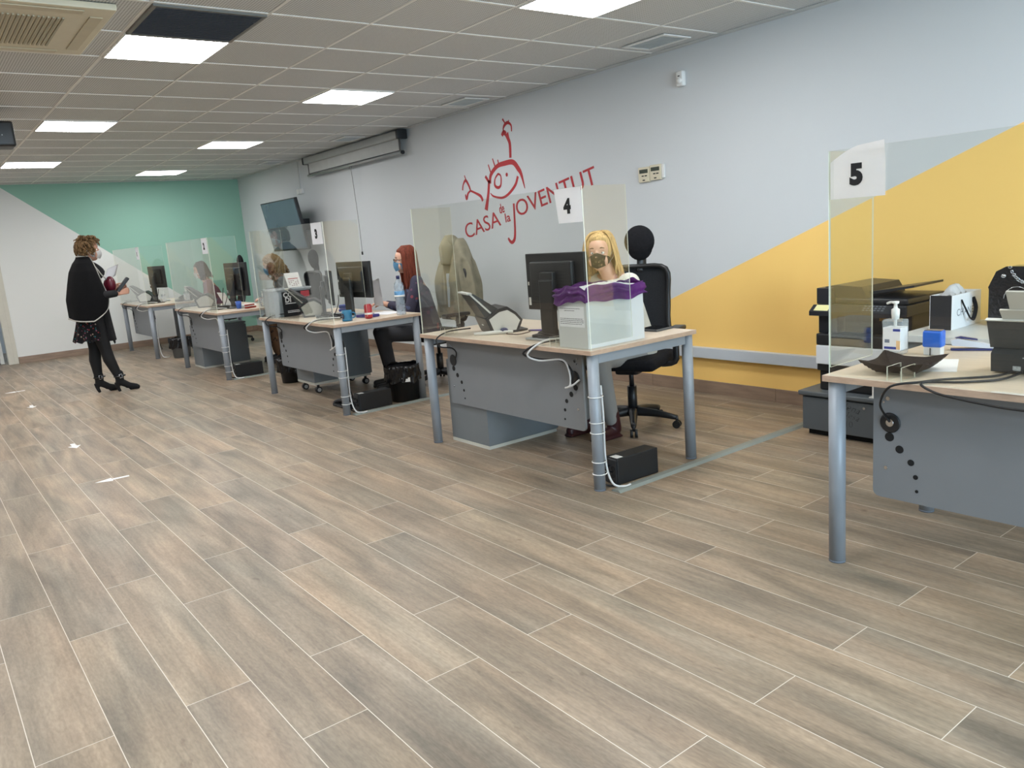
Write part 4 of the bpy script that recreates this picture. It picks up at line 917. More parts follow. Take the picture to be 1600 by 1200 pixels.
# ---------------------------------------------------------------- things on the desks
def monitor(x, y, rz, w_, h_, zc, label, tilt=0, label_strip=True):
    """local: screen faces +x, back faces -x"""
    T_ = thing('monitor', label, 'monitor', (x, y, ZT), rz, 'computer monitors on the desks')
    z = zc-ZT
    M0 = Matrix.Translation((0, 0, z)) @ Matrix.Rotation(tilt, 4, 'Y')
    b = B(); b.M = M0; b.box(-.012, .018, -w_/2, w_/2, -h_/2, h_/2, .005); part('bezel', b, BLACK, T_, False)
    b = B(); b.M = M0; b.box(.0181, .0188, -w_/2+.014, w_/2-.014, -h_/2+.018, h_/2-.012); part('screen', b, GLOSSB, T_, False)
    b = B(); b.M = M0; b.box(-.045, -.012, -w_*.36, w_*.36, -h_*.34, h_*.36, .012, 3)
    for q in range(9): b.box(-.047, -.045, -w_*.28, w_*.28, -h_*.24+q*h_*.055, -h_*.24+q*h_*.055+.004)
    part('back_housing', b, mat('monitor_back', srgb(24, 25, 27), .5, 0, .08), T_, False)
    if label_strip:
        b = B(); b.M = M0; b.box(-.0135, -.012, w_/2-.03, w_/2-.012, -h_*.42, -h_*.28).box(-.0135, -.012, w_/2-.022, w_/2-.012, -.02, .0); part('sticker', b, WHITE, T_, False)
    b = B().box(-.075, -.045, -.055, .055, z-.06, z+.06, .006).box(-.085, -.055, -.06, .06, .012, z+.02, .01); part('stand', b, BLACK, T_, False)
    part('base', B().box(-.15, .09, -.13, .13, .001, .014, .005, 2), ALU, T_, False)
    return T_
monitor(2.95, 3.44, 0, .50, .325, 1.065, 'black monitor seen from behind on desk four, beside the white box')
monitor(3.16, 6.38, .05, .56, .31, 1.06, 'black monitor in front of the person with red hair on desk three')
monitor(3.05, 6.66, -.35, .36, .30, 1.00, 'smaller black monitor behind the acrylic corner on desk three', label_strip=True)
monitor(3.12, 9.30, .10, .56, .38, 1.07, 'large black monitor on the desk marked 2')
monitor(3.10, 12.75, .2, .50, .32, 1.11, 'black monitor on the farthest desk')
def scanner(x, y, rz, label, sidem):
    """sheet-fed document scanner; local: paper rises towards +y, output towards -y"""
    T_ = thing('document_scanner', label, 'scanner', (x, y, ZT), rz, 'document scanners on the desks')
    prof = [(-.09, .0), (.075, .0), (.085, .02), (.115, .10), (.03, .155), (-.03, .165), (-.085, .125), (-.125, .075), (-.115, .05)]
    part('casing', B().prism(prof, 'x', -.13, .13), mat('scanner_black', srgb(38, 38, 40), .4), T_, False)
    pw = [(-.078, .015), (.06, .015), (.068, .03), (.092, .095), (.025, .135), (-.03, .143), (-.075, .112), (-.108, .072), (-.098, .055)]
    for s in (-1, 1): part('side_cover', B().prism(pw, 'x', s*.1305, s*.134), sidem, T_, False)
    # inclined paper support rising over the casing
    part('paper_support', B().prism([(.02, .150), (.105, .098), (.195, .25), (.185, .262), (.17, .258)], 'x', -.115, .115), mat('scanner_tray', srgb(58, 58, 58), .45), T_, False)
    b = B().prism([(.07, .135), (.08, .13), (.205, .262), (.198, .268)], 'x', -.119, -.1155).prism([(.07, .135), (.08, .13), (.205, .262), (.198, .268)], 'x', .1155, .119).box(-.119, .119, .185, .215, .258, .268)
    part('support_edge', b, sidem, T_, False)
    part('output_tray', B().box(-.12, .12, -.16, -.09, .004, .014, .003), BLACK, T_, False)
    part('front_badge', B().box(-.02, .02, .098, .1005, .05, .056), WHITE, T_, False)
    return T_
SW = mat('scanner_side_white', srgb(214, 214, 210), .4, 0, .02)
scanner(2.98, 4.07, rad(70), 'black and white document scanner on desk four', SW)
scanner(2.98, 6.93, rad(64), 'black and pale grey document scanner beside the clear folder bin on desk three', mat('scanner_side_grey', srgb(176, 174, 164), .45))
scanner(2.98, 10.12, rad(66), 'grey document scanner on the desk marked 2', MATS['scanner_side_grey'])
scanner(2.98, 13.1, rad(66), 'document scanner on the farthest desk', SW)
def cable(pts, r_, m_, label, cat='cable', g='cables around the desks', sm=6): tag(part('cable', B().tube(pts, r_, 8, sm), m_), label, cat, g)
WC = mat('white_cable', srgb(214, 214, 212), .45); BC = mat('black_cable', srgb(20, 20, 22), .5)
for k, y0 in ((4, 2.895), (3, 5.86), (2, 8.77), (1, 11.8)):
    nm = {4: 'desk four', 3: 'desk three', 2: 'the desk marked 2', 1: 'the farthest desk'}[k]
    cable([(2.95, y0+.36, ZT+.012), (2.80, y0+.34, ZT+.03), (2.70, y0+.40, ZT+.022), (2.645, y0+.47, .70), (2.70, y0+.44, .66), (2.755, y0+.31, .665), (2.765, y0+.27, .60), (2.765, y0+.27, .53), (2.765, y0+.31, .51), (2.765, y0+.25, .53), (2.79, y0+.22, .56)], .0052, WC, 'white cable looping over the front edge of %s' % nm)
    cable([(3.0, y0+.33, ZT+.012), (2.84, y0+.37, ZT+.02), (2.70, y0+.42, ZT+.012), (2.64, y0+.50, .705), (2.71, y0+.45, .665), (2.76, y0+.32, .66), (2.772, y0+.255, .60), (2.772, y0+.26, .54), (2.79, y0+.225, .565)], .006, BC, 'black cable hanging over the front edge of %s' % nm)
    cable([(2.775, y0+.045, .55), (2.768, y0+.03, .40), (2.765, y0+.028, .15), (2.78, y0+.0, .03), (2.82, y0-.045, .012), (2.86, y0-.05, .014)], .006, WC, 'white cable running down the near leg of %s' % nm)
    cable([(2.772, y0+.06, .60), (2.775, y0+.05, .40), (2.775, y0+.048, .22), (2.79, y0+.05, .16), (2.80, y0+.06, .12)], .0055, BC, 'black cable running down the near leg of %s to the power unit' % nm)
    if k != 1:
        for q, zz in enumerate((.50, .365, .31, .155, .09)):
            tt = thing('cable_tie', 'white cable tie around the near leg of %s, %s from the top' % (nm, ('first', 'second', 'third', 'fourth', 'fifth')[q]), 'cable tie', (2.722, y0+.037, zz), group='white cable ties on the desk legs')
            part('band', B().tube([(2.725+.036*cos(a*pi/8)+.008*max(0, cos(a*pi/8)), y0+.037+.036*sin(a*pi/8), zz) for a in range(17)], .0026, 6), WHITE, tt)
    # scanner lead over the far end of the desk edge
    cable([(2.86, y0+1.31, ZT+.03), (2.72, y0+1.36, ZT+.025), (2.652, y0+1.40, .73), (2.66, y0+1.38, .68), (2.74, y0+1.37, .66), (2.785, y0+1.39, .62), (2.79, y0+1.42, .57)], .0045, BC, 'thin black scanner lead going through the grommet of %s' % nm)
    T_ = thing('power_adapter', 'black power adapter with a tangle of leads on %s' % nm, 'adapter', (2.88, y0+.6, ZT), group='power adapters on the desks')
    part('brick', B().at(2.87, y0+.58, ZT+.001, rz=.35).box(-.03, .03, -.07, .07, 0, .03, .006), BLACK, T_)
    rnd = random.Random(k); b = B()
    for q in range(6):
        c_ = (2.90+.03*rnd.random(), y0+.50+.08*rnd.random()); r0_ = .035+.04*rnd.random(); ph = rnd.random()*6
        b.tube([(c_[0]+r0_*cos(ph+t*.55)*(1+.25*sin(t)), c_[1]+r0_*1.5*sin(ph+t*.55), ZT+.008+.012*abs(sin(t*.8+q))+.004*q) for t in range(13)], .0042, 6, 2)
    b.tube([(2.93, y0+.52, ZT+.02), (2.96, y0+.47, ZT+.12), (2.985, y0+.50, ZT+.2)], .004, 6, 4).tube([(2.91, y0+.5, ZT+.02), (2.94, y0+.56, ZT+.12), (2.96, y0+.55, ZT+.24)], .004, 6, 4)
    part('lead', b, BC, T_)
def bottle(x, y, label, kind):
    T_ = thing('bottle', label, 'bottle', (x, y, ZT))
    if kind == 'water':
        prof = [(.0, .002), (.038, .002), (.041, .01)]+[(.041-.0025*(i % 2), .02+.012*i) for i in range(10)]+[(.042, .145), (.042, .20), (.040, .205), (.043, .23), (.036, .265), (.018, .295), (.0135, .305), (.0135, .322), (0, .322)]
        part('body', B().at(x, y, ZT).lathe(prof, 24), clear_plastic('water_bottle_plastic', srgb(176, 190, 200), .42), T_)
        part('label', B().at(x, y, ZT).lathe([(.0425, .15), (.0432, .152), (.0432, .198), (.0425, .2)], 24).m(1).lathe([(.0436, .152), (.0436, .168)], 24), [mat('blue_label', srgb(112, 168, 214), .5, 0, .15, 30), WHITE], T_)
        part('cap', B().at(x, y, ZT).lathe([(0, .30), (.0155, .30), (.0155, .326), (.012, .33), (0, .33)], 20), mat('dark_blue_cap', srgb(38, 44, 90), .4), T_)
    else:
        b = B().at(x, y, ZT); b.box(-.03, .03, -.042, .042, .001, .145, .010, 3); part('body', b, clear_plastic('gel_bottle_plastic', srgb(205, 216, 222), .30), T_)
        b = B().at(x, y, ZT).box(-.0312, .0312, -.036, .036, .02, .112).m(1).box(-.0318, -.0312, -.036, -.006, .098, .108).m(2).box(-.0318, -.0312, .008, .028, .05, .064).m(1).box(-.0318, -.0312, -.02, .03, .024, .034).m(3).box(-.0318, -.0312, -.036, -.02, .024, .06)
        part('label', b, [PAPER, mat('navy_print', srgb(40, 60, 150), .5), mat('grey_print', srgb(120, 130, 150), .5), mat('peach_print', srgb(240, 200, 150), .5)], T_)
        part('pump', B().at(x, y, ZT).lathe([(0, .14), (.014, .145), (.016, .168), (.016, .185), (.008, .19), (.006, .205), (.012, .208), (.014, .217), (0, .219)], 18).tube([(0, 0, .212), (0, .02, .213), (0, .036, .207)], .005, 8, 3).cyl((0, 0, .10), (0, 0, .15), .006), WHITE, T_)
        if kind == 'gel_small': T_.scale = (.8, .8, .8)
bottle(3.205, 1.625, 'clear sanitiser pump bottle beside the blue stamp on desk five', 'gel')
bottle(3.34, 5.93, 'clear plastic water bottle with blue label at the end of desk three', 'water')
bottle(3.26, 8.92, 'small sanitiser bottle at the near end of the desk marked 2', 'gel_small')
bottle(3.05, 12.35, 'small sanitiser bottle in front of the monitor of the farthest desk', 'gel_small')
bottle(2.98, 13.28, 'empty looking small clear bottle at the far end of the farthest desk', 'gel_small')
bottle(3.25, 11.90, 'clear sanitiser bottle with blue label on the near end of the farthest desk', 'gel')

# desk 4: the white box with purple film, pens, tablet
T_ = thing('paper_box', 'white box with purple film over its top and a printed note, on desk four', 'box', (2.91, 3.05, ZT))
bx0, bx1, by0, by1, bz = 2.712, 3.125, 2.945, 3.165, 1.005
CB = mat('white_carton', srgb(206, 208, 206), .7, 0, .02)
b = B().box(bx0, bx0+.005, by0, by1, ZT+.001, bz).box(bx1-.005, bx1, by0, by1, ZT+.001, bz).box(bx0+.005, bx1-.005, by0, by0+.005, ZT+.001, bz).box(bx0+.005, bx1-.005, by1-.005, by1, ZT+.001, bz).box(bx0+.005, bx1-.005, by0+.005, by1-.005, ZT+.001, ZT+.006)
part('carton', b, CB, T_)
b = B().box(bx0-.0015, bx0-.0003, by0+.018, by1-.012, .856, .962).m(1)
for zz, n0, n1 in ((.950, 0, 8), (.939, 2, 6), (.898, 0, 9), (.889, 0, 9), (.880, 0, 9), (.871, 0, 9)):
    yy = by1-.018-n0*.018
    rnd = random.Random(int(zz*1000))
    while yy > by1-.018-n1*.018-.002: w_ = .008+.012*rnd.random(); yy2 = max(by0+.022, yy-w_); b.box(bx0-.0018, bx0-.0015, yy2, yy, zz, zz+.0028); yy = yy2-.003
part('printed_note', b, [PAPER, mat('faded_ink', srgb(90, 90, 96), .8)], T_)
b = B()
def film(uu, vv):
    # perimeter walk
    per = [(bx0-.012, by0-.012), (bx1+.012, by0-.012), (bx1+.012, by1+.012), (bx0-.012, by1+.012)]; t = uu*4; i = int(t) % 4; q = t-int(t); p = Vector(per[i]).lerp(Vector(per[(i+1) % 4]), q); c = Vector(((bx0+bx1)/2, (by0+by1)/2))
    z = 1.058-.075*vv+.010*sin(uu*23)+.005*sin(uu*61); ofs = .006*sin(vv*14+uu*9)+.004*sin(uu*40+vv*20)
    if vv < .12: p = p.lerp(c, .05)
    p = p+(p-c).normalized()*ofs
    return (p.x, p.y, z-.012*(vv > .9)*sin(uu*17))
b.grid(120, 14, film); bmesh.ops.solidify(b.bm, geom=b.bm.faces[:], thickness=.0015); part('purple_film', b, PURPLE, T_)
b = B().grid(16, 12, lambda a, c: (bx0+.008+(bx1-bx0-.016)*a, by0+.008+(by1-by0-.016)*c, 1.035+.025*sin(a*pi)*sin(c*pi)+.008*sin(a*14+c*9))); bmesh.ops.solidify(b.bm, geom=b.bm.faces[:], thickness=.003)
part('papers', b, PAPER, T_)
T_ = thing('forehead_thermometer', 'white stick with a dark blue round tip lying on desk four', 'pen', (2.86, 3.97, ZT))
part('stick', B().tube([(2.785, 4.06, ZT+.008), (2.87, 3.965, ZT+.012), (2.96, 3.89, ZT+.01)], [.008, .010, .007], 8, 4, flat=1.6), WHITE, T_); part('tip', B().ell((2.925, 3.935, ZT+.02), (.028, .02, .018)), mat('navy_plastic', srgb(44, 46, 84), .4, 0, .3), T_)
T_ = thing('pen', 'thin violet pen lying beside the monitor base on desk four', 'pen', (3.08, 3.84, ZT)); part('barrel', B().cyl((3.06, 3.86, ZT+.007), (3.12, 3.75, ZT+.007), .005), mat('violet_plastic', srgb(88, 70, 150), .4), T_)
cable([(3.0, 3.95, ZT+.005), (2.90, 3.88, ZT+.006), (2.92, 3.78, ZT+.006), (3.02, 3.80, ZT+.008), (3.06, 3.86, ZT+.008)], .003, mat('brown_cable', srgb(90, 70, 56), .5), 'thin brown cable curled on desk four')
T_ = thing('tablet', 'dark tablet lying near the right end of desk four', 'tablet', (3.40, 3.12, ZT)); part('casing', B().at(3.40, 3.12, ZT+.001, rz=.1).box(-.08, .08, -.07, .07, 0, .012, .003).m(1).box(-.074, .074, -.064, .064, .012, .0128), [mat('slate_plastic', srgb(80, 82, 84), .4), GLOSSB], T_)

# desk 3: clear bin with blue folders, poster, calendar, can, small boxes
T_ = thing('storage_bin', 'clear plastic bin full of blue folders at the far end of desk three', 'bin', (2.93, 7.36, ZT))
q0, q1, p0, p1 = 2.73, 3.10, 7.20, 7.46
b = B()
for (a0, a1, c0, c1) in ((q0, q0+.003, p0, p1), (q1-.003, q1, p0, p1), (q0+.003, q1-.003, p0, p0+.003), (q0+.003, q1-.003, p1-.003, p1)): b.box(a0, a1, c0, c1, ZT+.001, ZT+.245)
b.box(q0+.003, q1-.003, p0+.003, p1-.003, ZT+.001, ZT+.005); part('body', b, clear_plastic('cloudy_plastic', srgb(214, 222, 228), .45), T_)
part('lid', B().box(q0-.008, q1+.008, p0-.008, p1+.008, ZT+.245, ZT+.262, .005), clear_plastic('cloudy_lid', srgb(220, 226, 230), .7), T_)
FB = mat('blue_folder', srgb(44, 118, 150), .55, 0, .15, 20)
for i in range(10):
    z = ZT+.008+i*.022; tag(part('folder', B().box(q0+.02, q1-.02, p0+.008, p1-.06, z, z+.019, .002), FB), 'blue folder in the clear bin, %s from the bottom' % ('first', 'second', 'third', 'fourth', 'fifth', 'sixth', 'seventh', 'eighth', 'ninth', 'topmost, tenth')[i], 'folder', 'blue folders in the clear bin')
T_ = thing('poster_card', 'black printed card with white letters leaning against the clear bin', 'card', (2.9, 7.17, ZT))
b = B().box(2.80, 3.09, 7.168, 7.172, ZT+.001, ZT+.232); part('card', b, mat('black_card', srgb(26, 28, 32), .5), T_)
b = B(); text(b, 'CO', .062, face_negy(2.86, 7.1672, ZT+.182), .002, .0003); text(b, 'DI', .062, face_negy(2.855, 7.1672, ZT+.135), .002, .0003); b.recalc = False
b.box(2.825, 2.94, 7.1665, 7.1675, ZT+.118, ZT+.126).box(2.84, 3.03, 7.1665, 7.1675, ZT+.05, ZT+.056).box(2.84, 3.05, 7.1665, 7.1675, ZT+.036, ZT+.044); part('lettering', b, PAPER, T_)
part('red_spot', B().box(2.985, 3.07, 7.1665, 7.1675, ZT+.17, ZT+.225, .0), mat('red_print', srgb(190, 70, 80), .6), T_)
T_ = thing('desk_calendar', 'small white tent calendar standing on the lid of the clear bin', 'calendar', (2.98, 7.3, ZT+.263))
zc_ = ZT+.263
b = B().prism([(7.235, zc_), (7.238, zc_), (7.305, zc_+.135), (7.302, zc_+.135)], 'x', 2.90, 3.04).prism([(7.372, zc_), (7.369, zc_), (7.302, zc_+.135), (7.305, zc_+.135)], 'x', 2.90, 3.04); part('cards', b, mat('calendar_white', srgb(232, 228, 222), .7), T_)
b = B(); b.M = Matrix.Translation((2.97, 7.2362, zc_)) @ Matrix.Rotation(-math.atan2(.067, .135), 4, 'X')
b.box(-.05, .05, -.0025, -.0015, .085, .092).m(1)
for i in range(5):
    for j in range(4):
        if (i*3+j*5) % 4: b.box(-.05+i*.021, -.038+i*.021, -.0025, -.0015, .015+j*.016, .022+j*.016)
part('printing', b, [mat('red_calendar_ink', srgb(180, 60, 60), .7), mat('grey_calendar_ink', srgb(150, 120, 120), .7)], T_)
T_ = thing('drink_can', 'red drink can near the end of desk three', 'can', (3.06, 5.975, ZT))
b = B().at(3.06, 5.985, ZT); b.lathe([(0, .003), (.024, .001), (.033, .01), (.033, .105), (.026, .117), (.027, .12), (.0, .117)], 24).m(1).lathe([(.0332, .035), (.0334, .036), (.0334, .05), (.0332, .051)], 24); part('can', b, [mat('red_can', srgb(186, 62, 66), .35, .2, .12, 30), WHITE], T_)
T_ = thing('mug', 'blue mug with a dark printed flower on the near corner of desk three', 'mug', (2.88, 5.945, ZT))
b = B().at(2.885, 6.03, ZT); b.lathe([(0, .002), (.04, .002), (.042, .01), (.042, .088), (.039, .088), (.038, .01), (0, .01)], 26); part('cup', b, mat('teal_blue', srgb(42, 120, 160), .4, 0, .1), T_)
part('handle', B().tube([(2.905, 5.993, ZT+.07), (2.925, 5.965, ZT+.065), (2.925, 5.965, ZT+.035), (2.905, 5.993, ZT+.02)], .005, 8, 4), MATS['teal_blue'], T_)
b = B()
for q in range(6):
    a = q*pi/3; b.ell((2.843, 6.02+.016*cos(a), ZT+.045+.016*sin(a)), (.003, .008, .008), 8)
part('print', b, mat('dark_flower', srgb(70, 40, 46), .5), T_)
tag(part('small_box', B().at(3.12, 6.12, ZT+.001, rz=.3).box(-.05, .05, -.09, .09, 0, .022, .003), mat('indigo_box', srgb(50, 44, 120), .4)), 'flat indigo blue case lying behind the red can', 'case')
tag(part('hole_punch', B().at(3.30, 6.92, ZT+.001, rz=.1).box(-.03, .03, -.07, .07, 0, .025, .006).box(-.028, .028, -.065, .065, .028, .065, .008), mat('blue_plastic', srgb(50, 76, 160), .4)), 'blue hole punch behind the scanner of desk three', 'hole punch')
def sheets(x, y, rz, w_, h_, n, label, z=ZT):
    b = B().at(x, y, z+.0006, rz=rz).box(-w_/2, w_/2, -h_/2, h_/2, 0, .0006*n); return tag(part('paper_sheet', b, PAPER), label, 'paper', 'loose papers on the desks')
sheets(3.36, 6.25, .2, .21, .297, 3, 'white papers under the hands of the person with red hair')
b = B().grid(6, 6, lambda a, c: (3.40-.02*c, 6.34+.17*a+.0*c, .80+.22*c+.03*(1-a)*c)); bmesh.ops.solidify(b.bm, geom=b.bm.faces[:], thickness=.001)
tag(part('held_sheet', b, PAPER), 'white sheet held upright by the person with red hair', 'paper')
# desk 2
sheets(3.30, 9.6, -.2, .21, .297, 3, 'white papers on the desk marked 2')
T_ = thing('document_holder', 'white document holder with a leaning sheet on the desk marked 2', 'paper', (3.10, 9.95, ZT)); b = B().at(3.10, 9.66, ZT, ry=-.4).box(-.002, .002, -.16, .12, .02, .19); part('sheet', b, PAPER, T_); part('foot', B().box(3.03, 3.15, 9.52, 9.78, ZT+.001, ZT+.02, .004), GREY_P, T_)
T_ = thing('cup', 'small blue cup near the front of the desk marked 2', 'cup', (3.03, 9.08, ZT)); part('cup', B().at(3.03, 9.08, ZT).lathe([(0, .002), (.026, .002), (.034, .085), (.031, .085), (.024, .008), (0, .008)], 22), mat('bright_blue_cup', srgb(52, 100, 196), .3), T_)
T_ = thing('desk_loudspeaker', 'black box loudspeaker at the near end of the desk marked 2', 'speaker', (3.34, 8.85, ZT)); part('cabinet', B().box(3.29, 3.41, 8.80, 8.90, ZT+.001, ZT+.2, .008), BLACK, T_); part('cone', B().at(3.288, 8.85, ZT+.08, ry=-pi/2).lathe([(0, .0), (.03, .004), (.035, 0)], 20), DARKHOLE, T_)
tag(part('stapler', B().at(3.12, 8.96, ZT+.001, rz=.4).box(-.07, .07, -.018, .018, 0, .018, .004).box(-.075, .05, -.016, .016, .028, .045, .005), mat('red_stapler', srgb(150, 50, 40), .4)), 'dark red stapler near the arm of the person with curly hair', 'stapler')
# desk 1
b = B().tube([(3.30, 12.1, ZT+.02), (3.22, 12.2, ZT+.06), (3.16, 12.0, ZT+.10)], [.03, .02, .012], 8, 4)
T_ = thing('telephone', 'black desk telephone at the near end of the farthest desk', 'telephone', (3.25, 12.02, ZT)); part('body', B().prism([(3.15, ZT+.001), (3.36, ZT+.001), (3.36, ZT+.08), (3.15, ZT+.025)], 'y', 12.0, 12.18), BLACK, T_); part('handset', B().tube([(3.18, 12.02, ZT+.05), (3.25, 12.02, ZT+.085), (3.34, 12.02, ZT+.10)], [.02, .014, .02], 8, 4), BLACK, T_)
sheets(3.2, 13.0, .1, .21, .297, 2, 'white papers on the farthest desk')

# desk 5: brown tray, papers, stamp, stapler, scanner, cable
T_ = thing('leather_tray', 'dark brown square leather tray with turned up corners on desk five', 'tray', (2.87, 1.42, ZT))
LE = mat('brown_leather', srgb(52, 38, 36), .5, 0, .12, 40, .5, 260)
b = B()
def tray(uu, vv):
    a, c = 2*uu-1, 2*vv-1; s = max(abs(a), abs(c)); inner = .62
    z = 0 if s < inner else (s-inner)/(1-inner); corner = max(0, (abs(a)+abs(c)-1)) ; x = a*.105*(1+.12*abs(a)*abs(c)); y = c*.105*(1+.12*abs(a)*abs(c))
    return (x, y, .005+.034*z+.020*max(0, abs(a)*abs(c)-.35)*z*1.3)
b.at(2.868, 1.425, ZT+.001, rz=rad(4)); b.grid(26, 26, tray, False); bmesh.ops.solidify(b.bm, geom=b.bm.faces[:], thickness=.004); part('tray', b, LE, T_)
tag(part('paper_sheet', B().at(3.03, 1.40, ZT+.0006, rz=rad(22)).box(-.13, .13, -.09, .09, 0, .0008), PAPER), 'white paper lying behind the brown leather tray', 'paper')
T_ = thing('self_inking_stamp', 'blue topped self-inking stamp standing on desk five', 'stamp', (3.25, 1.49, ZT))
b = B().at(3.245, 1.488, ZT+.001, rz=.1).box(-.022, .022, -.032, .032, 0, .04, .003); part('base', b, mat('white_stamp_base', srgb(220, 222, 224), .35), T_)
b = B().at(3.245, 1.488, ZT+.001, rz=.1).box(-.026, .026, -.036, .036, .032, .098, .009, 3); part('cap', b, mat('bright_blue_plastic', srgb(28, 104, 214), .3, 0, .05), T_)
part('top_window', B().at(3.245, 1.488, ZT+.001, rz=.1).box(-.02, .02, -.032, .032, .098, .1005, .001), mat('smoky_plastic', srgb(70, 90, 130), .2), T_)
part('slot', B().at(3.245, 1.488, ZT+.001, rz=.1).box(-.0265, -.0255, .003, .007, .0, .03), DARKHOLE, T_)
T_ = thing('stapler', 'white and blue stapler lying behind the blue stamp', 'stapler', (3.42, 1.42, ZT))
b = B().at(3.40, 1.41, ZT+.001, rz=rad(-65)).box(-.075, .075, -.017, .017, 0, .008, .003); part('base', b, mat('navy_stapler', srgb(40, 50, 110), .4), T_)
b = B().at(3.40, 1.41, ZT+.010, rz=rad(-65)).prism([(-.07, .012), (.03, .002), (.075, .0), (.078, .010), (.02, .026), (-.05, .040), (-.075, .032)], 'y', -.016, .016); part('arm', b, mat('white_stapler_arm', srgb(212, 216, 228), .35), T_)
b = B().at(3.40, 1.41, ZT+.010, rz=rad(-65)).prism([(-.06, .0425), (-.05, .0425), (.02, .0325), (.02, .037), (-.04, .048)], 'y', -.012, .012); part('top_cover', b, MATS['navy_stapler'], T_)
# large scanner seen from behind
T_ = thing('sheet_feed_scanner', 'dark grey sheet-feed scanner with raised white paper support, seen from behind on desk five', 'scanner', (3.05, 1.03, ZT))
SK = mat('anthracite_plastic', srgb(50, 53, 56), .45, 0, .04)
sx, s0, s1 = 2.985, .86, 1.175
M0 = Matrix.Translation((sx, (s0+s1)/2, ZT)) @ Matrix.Rotation(rad(0), 4, 'Z')
b = B(); b.M = M0; b.prism([(0, .006), (.14, .006), (.16, .03), (.14, .085), (.02, .088), (-.005, .07)], 'y', -.155, .155); part('body', b, SK, T_)
b = B(); b.M = M0; b.prism([(.015, .088), (.075, .088), (-.01, .188), (-.022, .185)], 'y', -.150, .165); part('rear_tray', b, mat('anthracite_tray', srgb(60, 63, 66), .4, 0, .03), T_)
b = B(); b.M = M0; b.prism([(-.012, .189), (-.024, .186), (-.030, .190), (-.016, .196)], 'y', -.150, .168); part('tray_edge', b, WHITE, T_)
b = B(); b.M = M0; b.prism([(.0, .17), (.008, .17), (-.045, .232), (-.052, .228)], 'y', -.10, .115).m(1)
for q in range(12): b.prism([(.002, .186), (.003, .188), (-.042, .2265), (-.044, .2245)], 'y', -.09+q*.015, -.085+q*.015)
part('paper_support', b, [mat('pale_support', srgb(196, 192, 184), .5), mat('support_rib', srgb(150, 148, 142), .5)], T_)
b = B(); b.M = M0; b.prism([(-.03, .205), (-.022, .208), (-.078, .298), (-.086, .294)], 'y', -.03, .085); part('support_extension', b, MATS['pale_support'], T_)
b = B(); b.M = M0; b.prism([(-.001, .045), (-.003, .062), (-.0045, .0618), (-.0025, .045)], 'y', -.10, .055).box(-.002, .0, .06, .085, .014, .03); part('rating_label', b, mat('label_grey', srgb(176, 178, 178), .5, 0, .25, 160), T_)
T_['label'] = 'dark grey sheet-feed scanner with raised white paper support, seen from behind on desk five'
cable([(2.98, 1.10, ZT+.012), (2.90, 1.13, ZT+.006), (2.78, 1.235, ZT+.006), (2.70, 1.28, ZT+.006), (2.652, 1.36, .735), (2.70, 1.42, .66), (2.77, 1.44, .60), (2.792, 1.433, .57)], .0042, BC, 'black lead from the large scanner over the edge of desk five into the grommet')
cable([(2.98, 1.07, ZT+.012), (2.86, 1.09, ZT+.006), (2.76, 1.17, ZT+.006), (2.69, 1.27, ZT+.006), (2.650, 1.22, .735), (2.645, 1.15, .722), (2.65, .98, .705), (2.648, .8, .71)], .0042, BC, 'second black lead drooping along the front edge of desk five')
tag(part('tape_strip', B().box(2.675, 2.70, .93, 1.05, ZT+.0003, ZT+.0009), mat('clear_tape', srgb(222, 216, 206), .3)), 'pale strip of tape on the edge of desk five', 'tape')
T_ = thing('socket_lead', 'silver plug lying in the grommet of desk five', 'plug', (2.79, 1.455, .56)); part('plug', B().cyl((2.792, 1.433, .565), (2.799, 1.433, .565), .014), CHROME, T_)

# side table with shopping bag and handbag
T_ = thing('side_table', 'pale grey side table behind desk five', 'table', (4.25, 1.3, 0))
part('tabletop', B().box(3.96, 4.60, .60, 2.0, .665, .70, .003), mat('pale_grey_top', srgb(206, 208, 206), .4, 0, .02), T_)
part('cabinet', B().box(4.0, 4.58, .62, 1.97, .05, .664, .003), GREY_D, T_); part('plinth', B().box(4.03, 4.56, .66, 1.93, 0, .05), BLACK, T_)
T_ = thing('shopping_bag', 'white and black paper shopping bag with black ribbon handles on the side table', 'bag', (4.28, 1.86, .70))
WB = mat('white_bag_card', srgb(232, 233, 236), .4, 0, .02); BB = mat('black_bag_card', srgb(38, 38, 42), .4, 0, .05)
g0, g1, h0, h1, zb0, zb1 = 4.17, 4.50, 1.83, 1.935, .7005, .875
b = B().box(g0, g0+.002, h0, h1, zb0, zb1).m(1).box(g1-.002, g1, h0, h1, zb0, zb1).box(g0, g1, h0-.002, h0, zb0, zb1).box(g0, g1, h1, h1+.002, zb0, zb1).box(g0+.002, g1-.002, h0, h1, zb0, zb0+.002)
part('body', b, [BB, WB], T_)
b = B(); text(b, 'CHANEL', .052, face_negy(4.335, h0-.0022, .765), 0, .0002, space=1.15); b.recalc = False; part('lettering', b, mat('grey_lettering', srgb(120, 122, 128), .5), T_)
b = B().tube([(4.27, h0-.004, .845), (4.28, h0-.02, .80), (4.335, h0-.03, .735), (4.40, h0-.02, .79), (4.40, h0-.004, .845)], .010, 8, 5, flat=.25).tube([(4.30, h1+.004, .845), (4.42, h1+.02, .80), (4.48, h1+.03, .76), (4.5, h1+.02, .80), (4.44, h1+.004, .845)], .008, 8, 5, flat=.25); part('ribbon_handle', b, BLKFAB, T_)
b = B().grid(14, 14, lambda a, c: (4.24+.16*a, 1.85+.07*c, .86+.055*sin(a*pi)**.6*sin(c*pi*.9+.2)+.012*sin(a*17+c*5))); bmesh.ops.solidify(b.bm, geom=b.bm.faces[:], thickness=.002); part('tissue_paper', b, PAPER, T_)
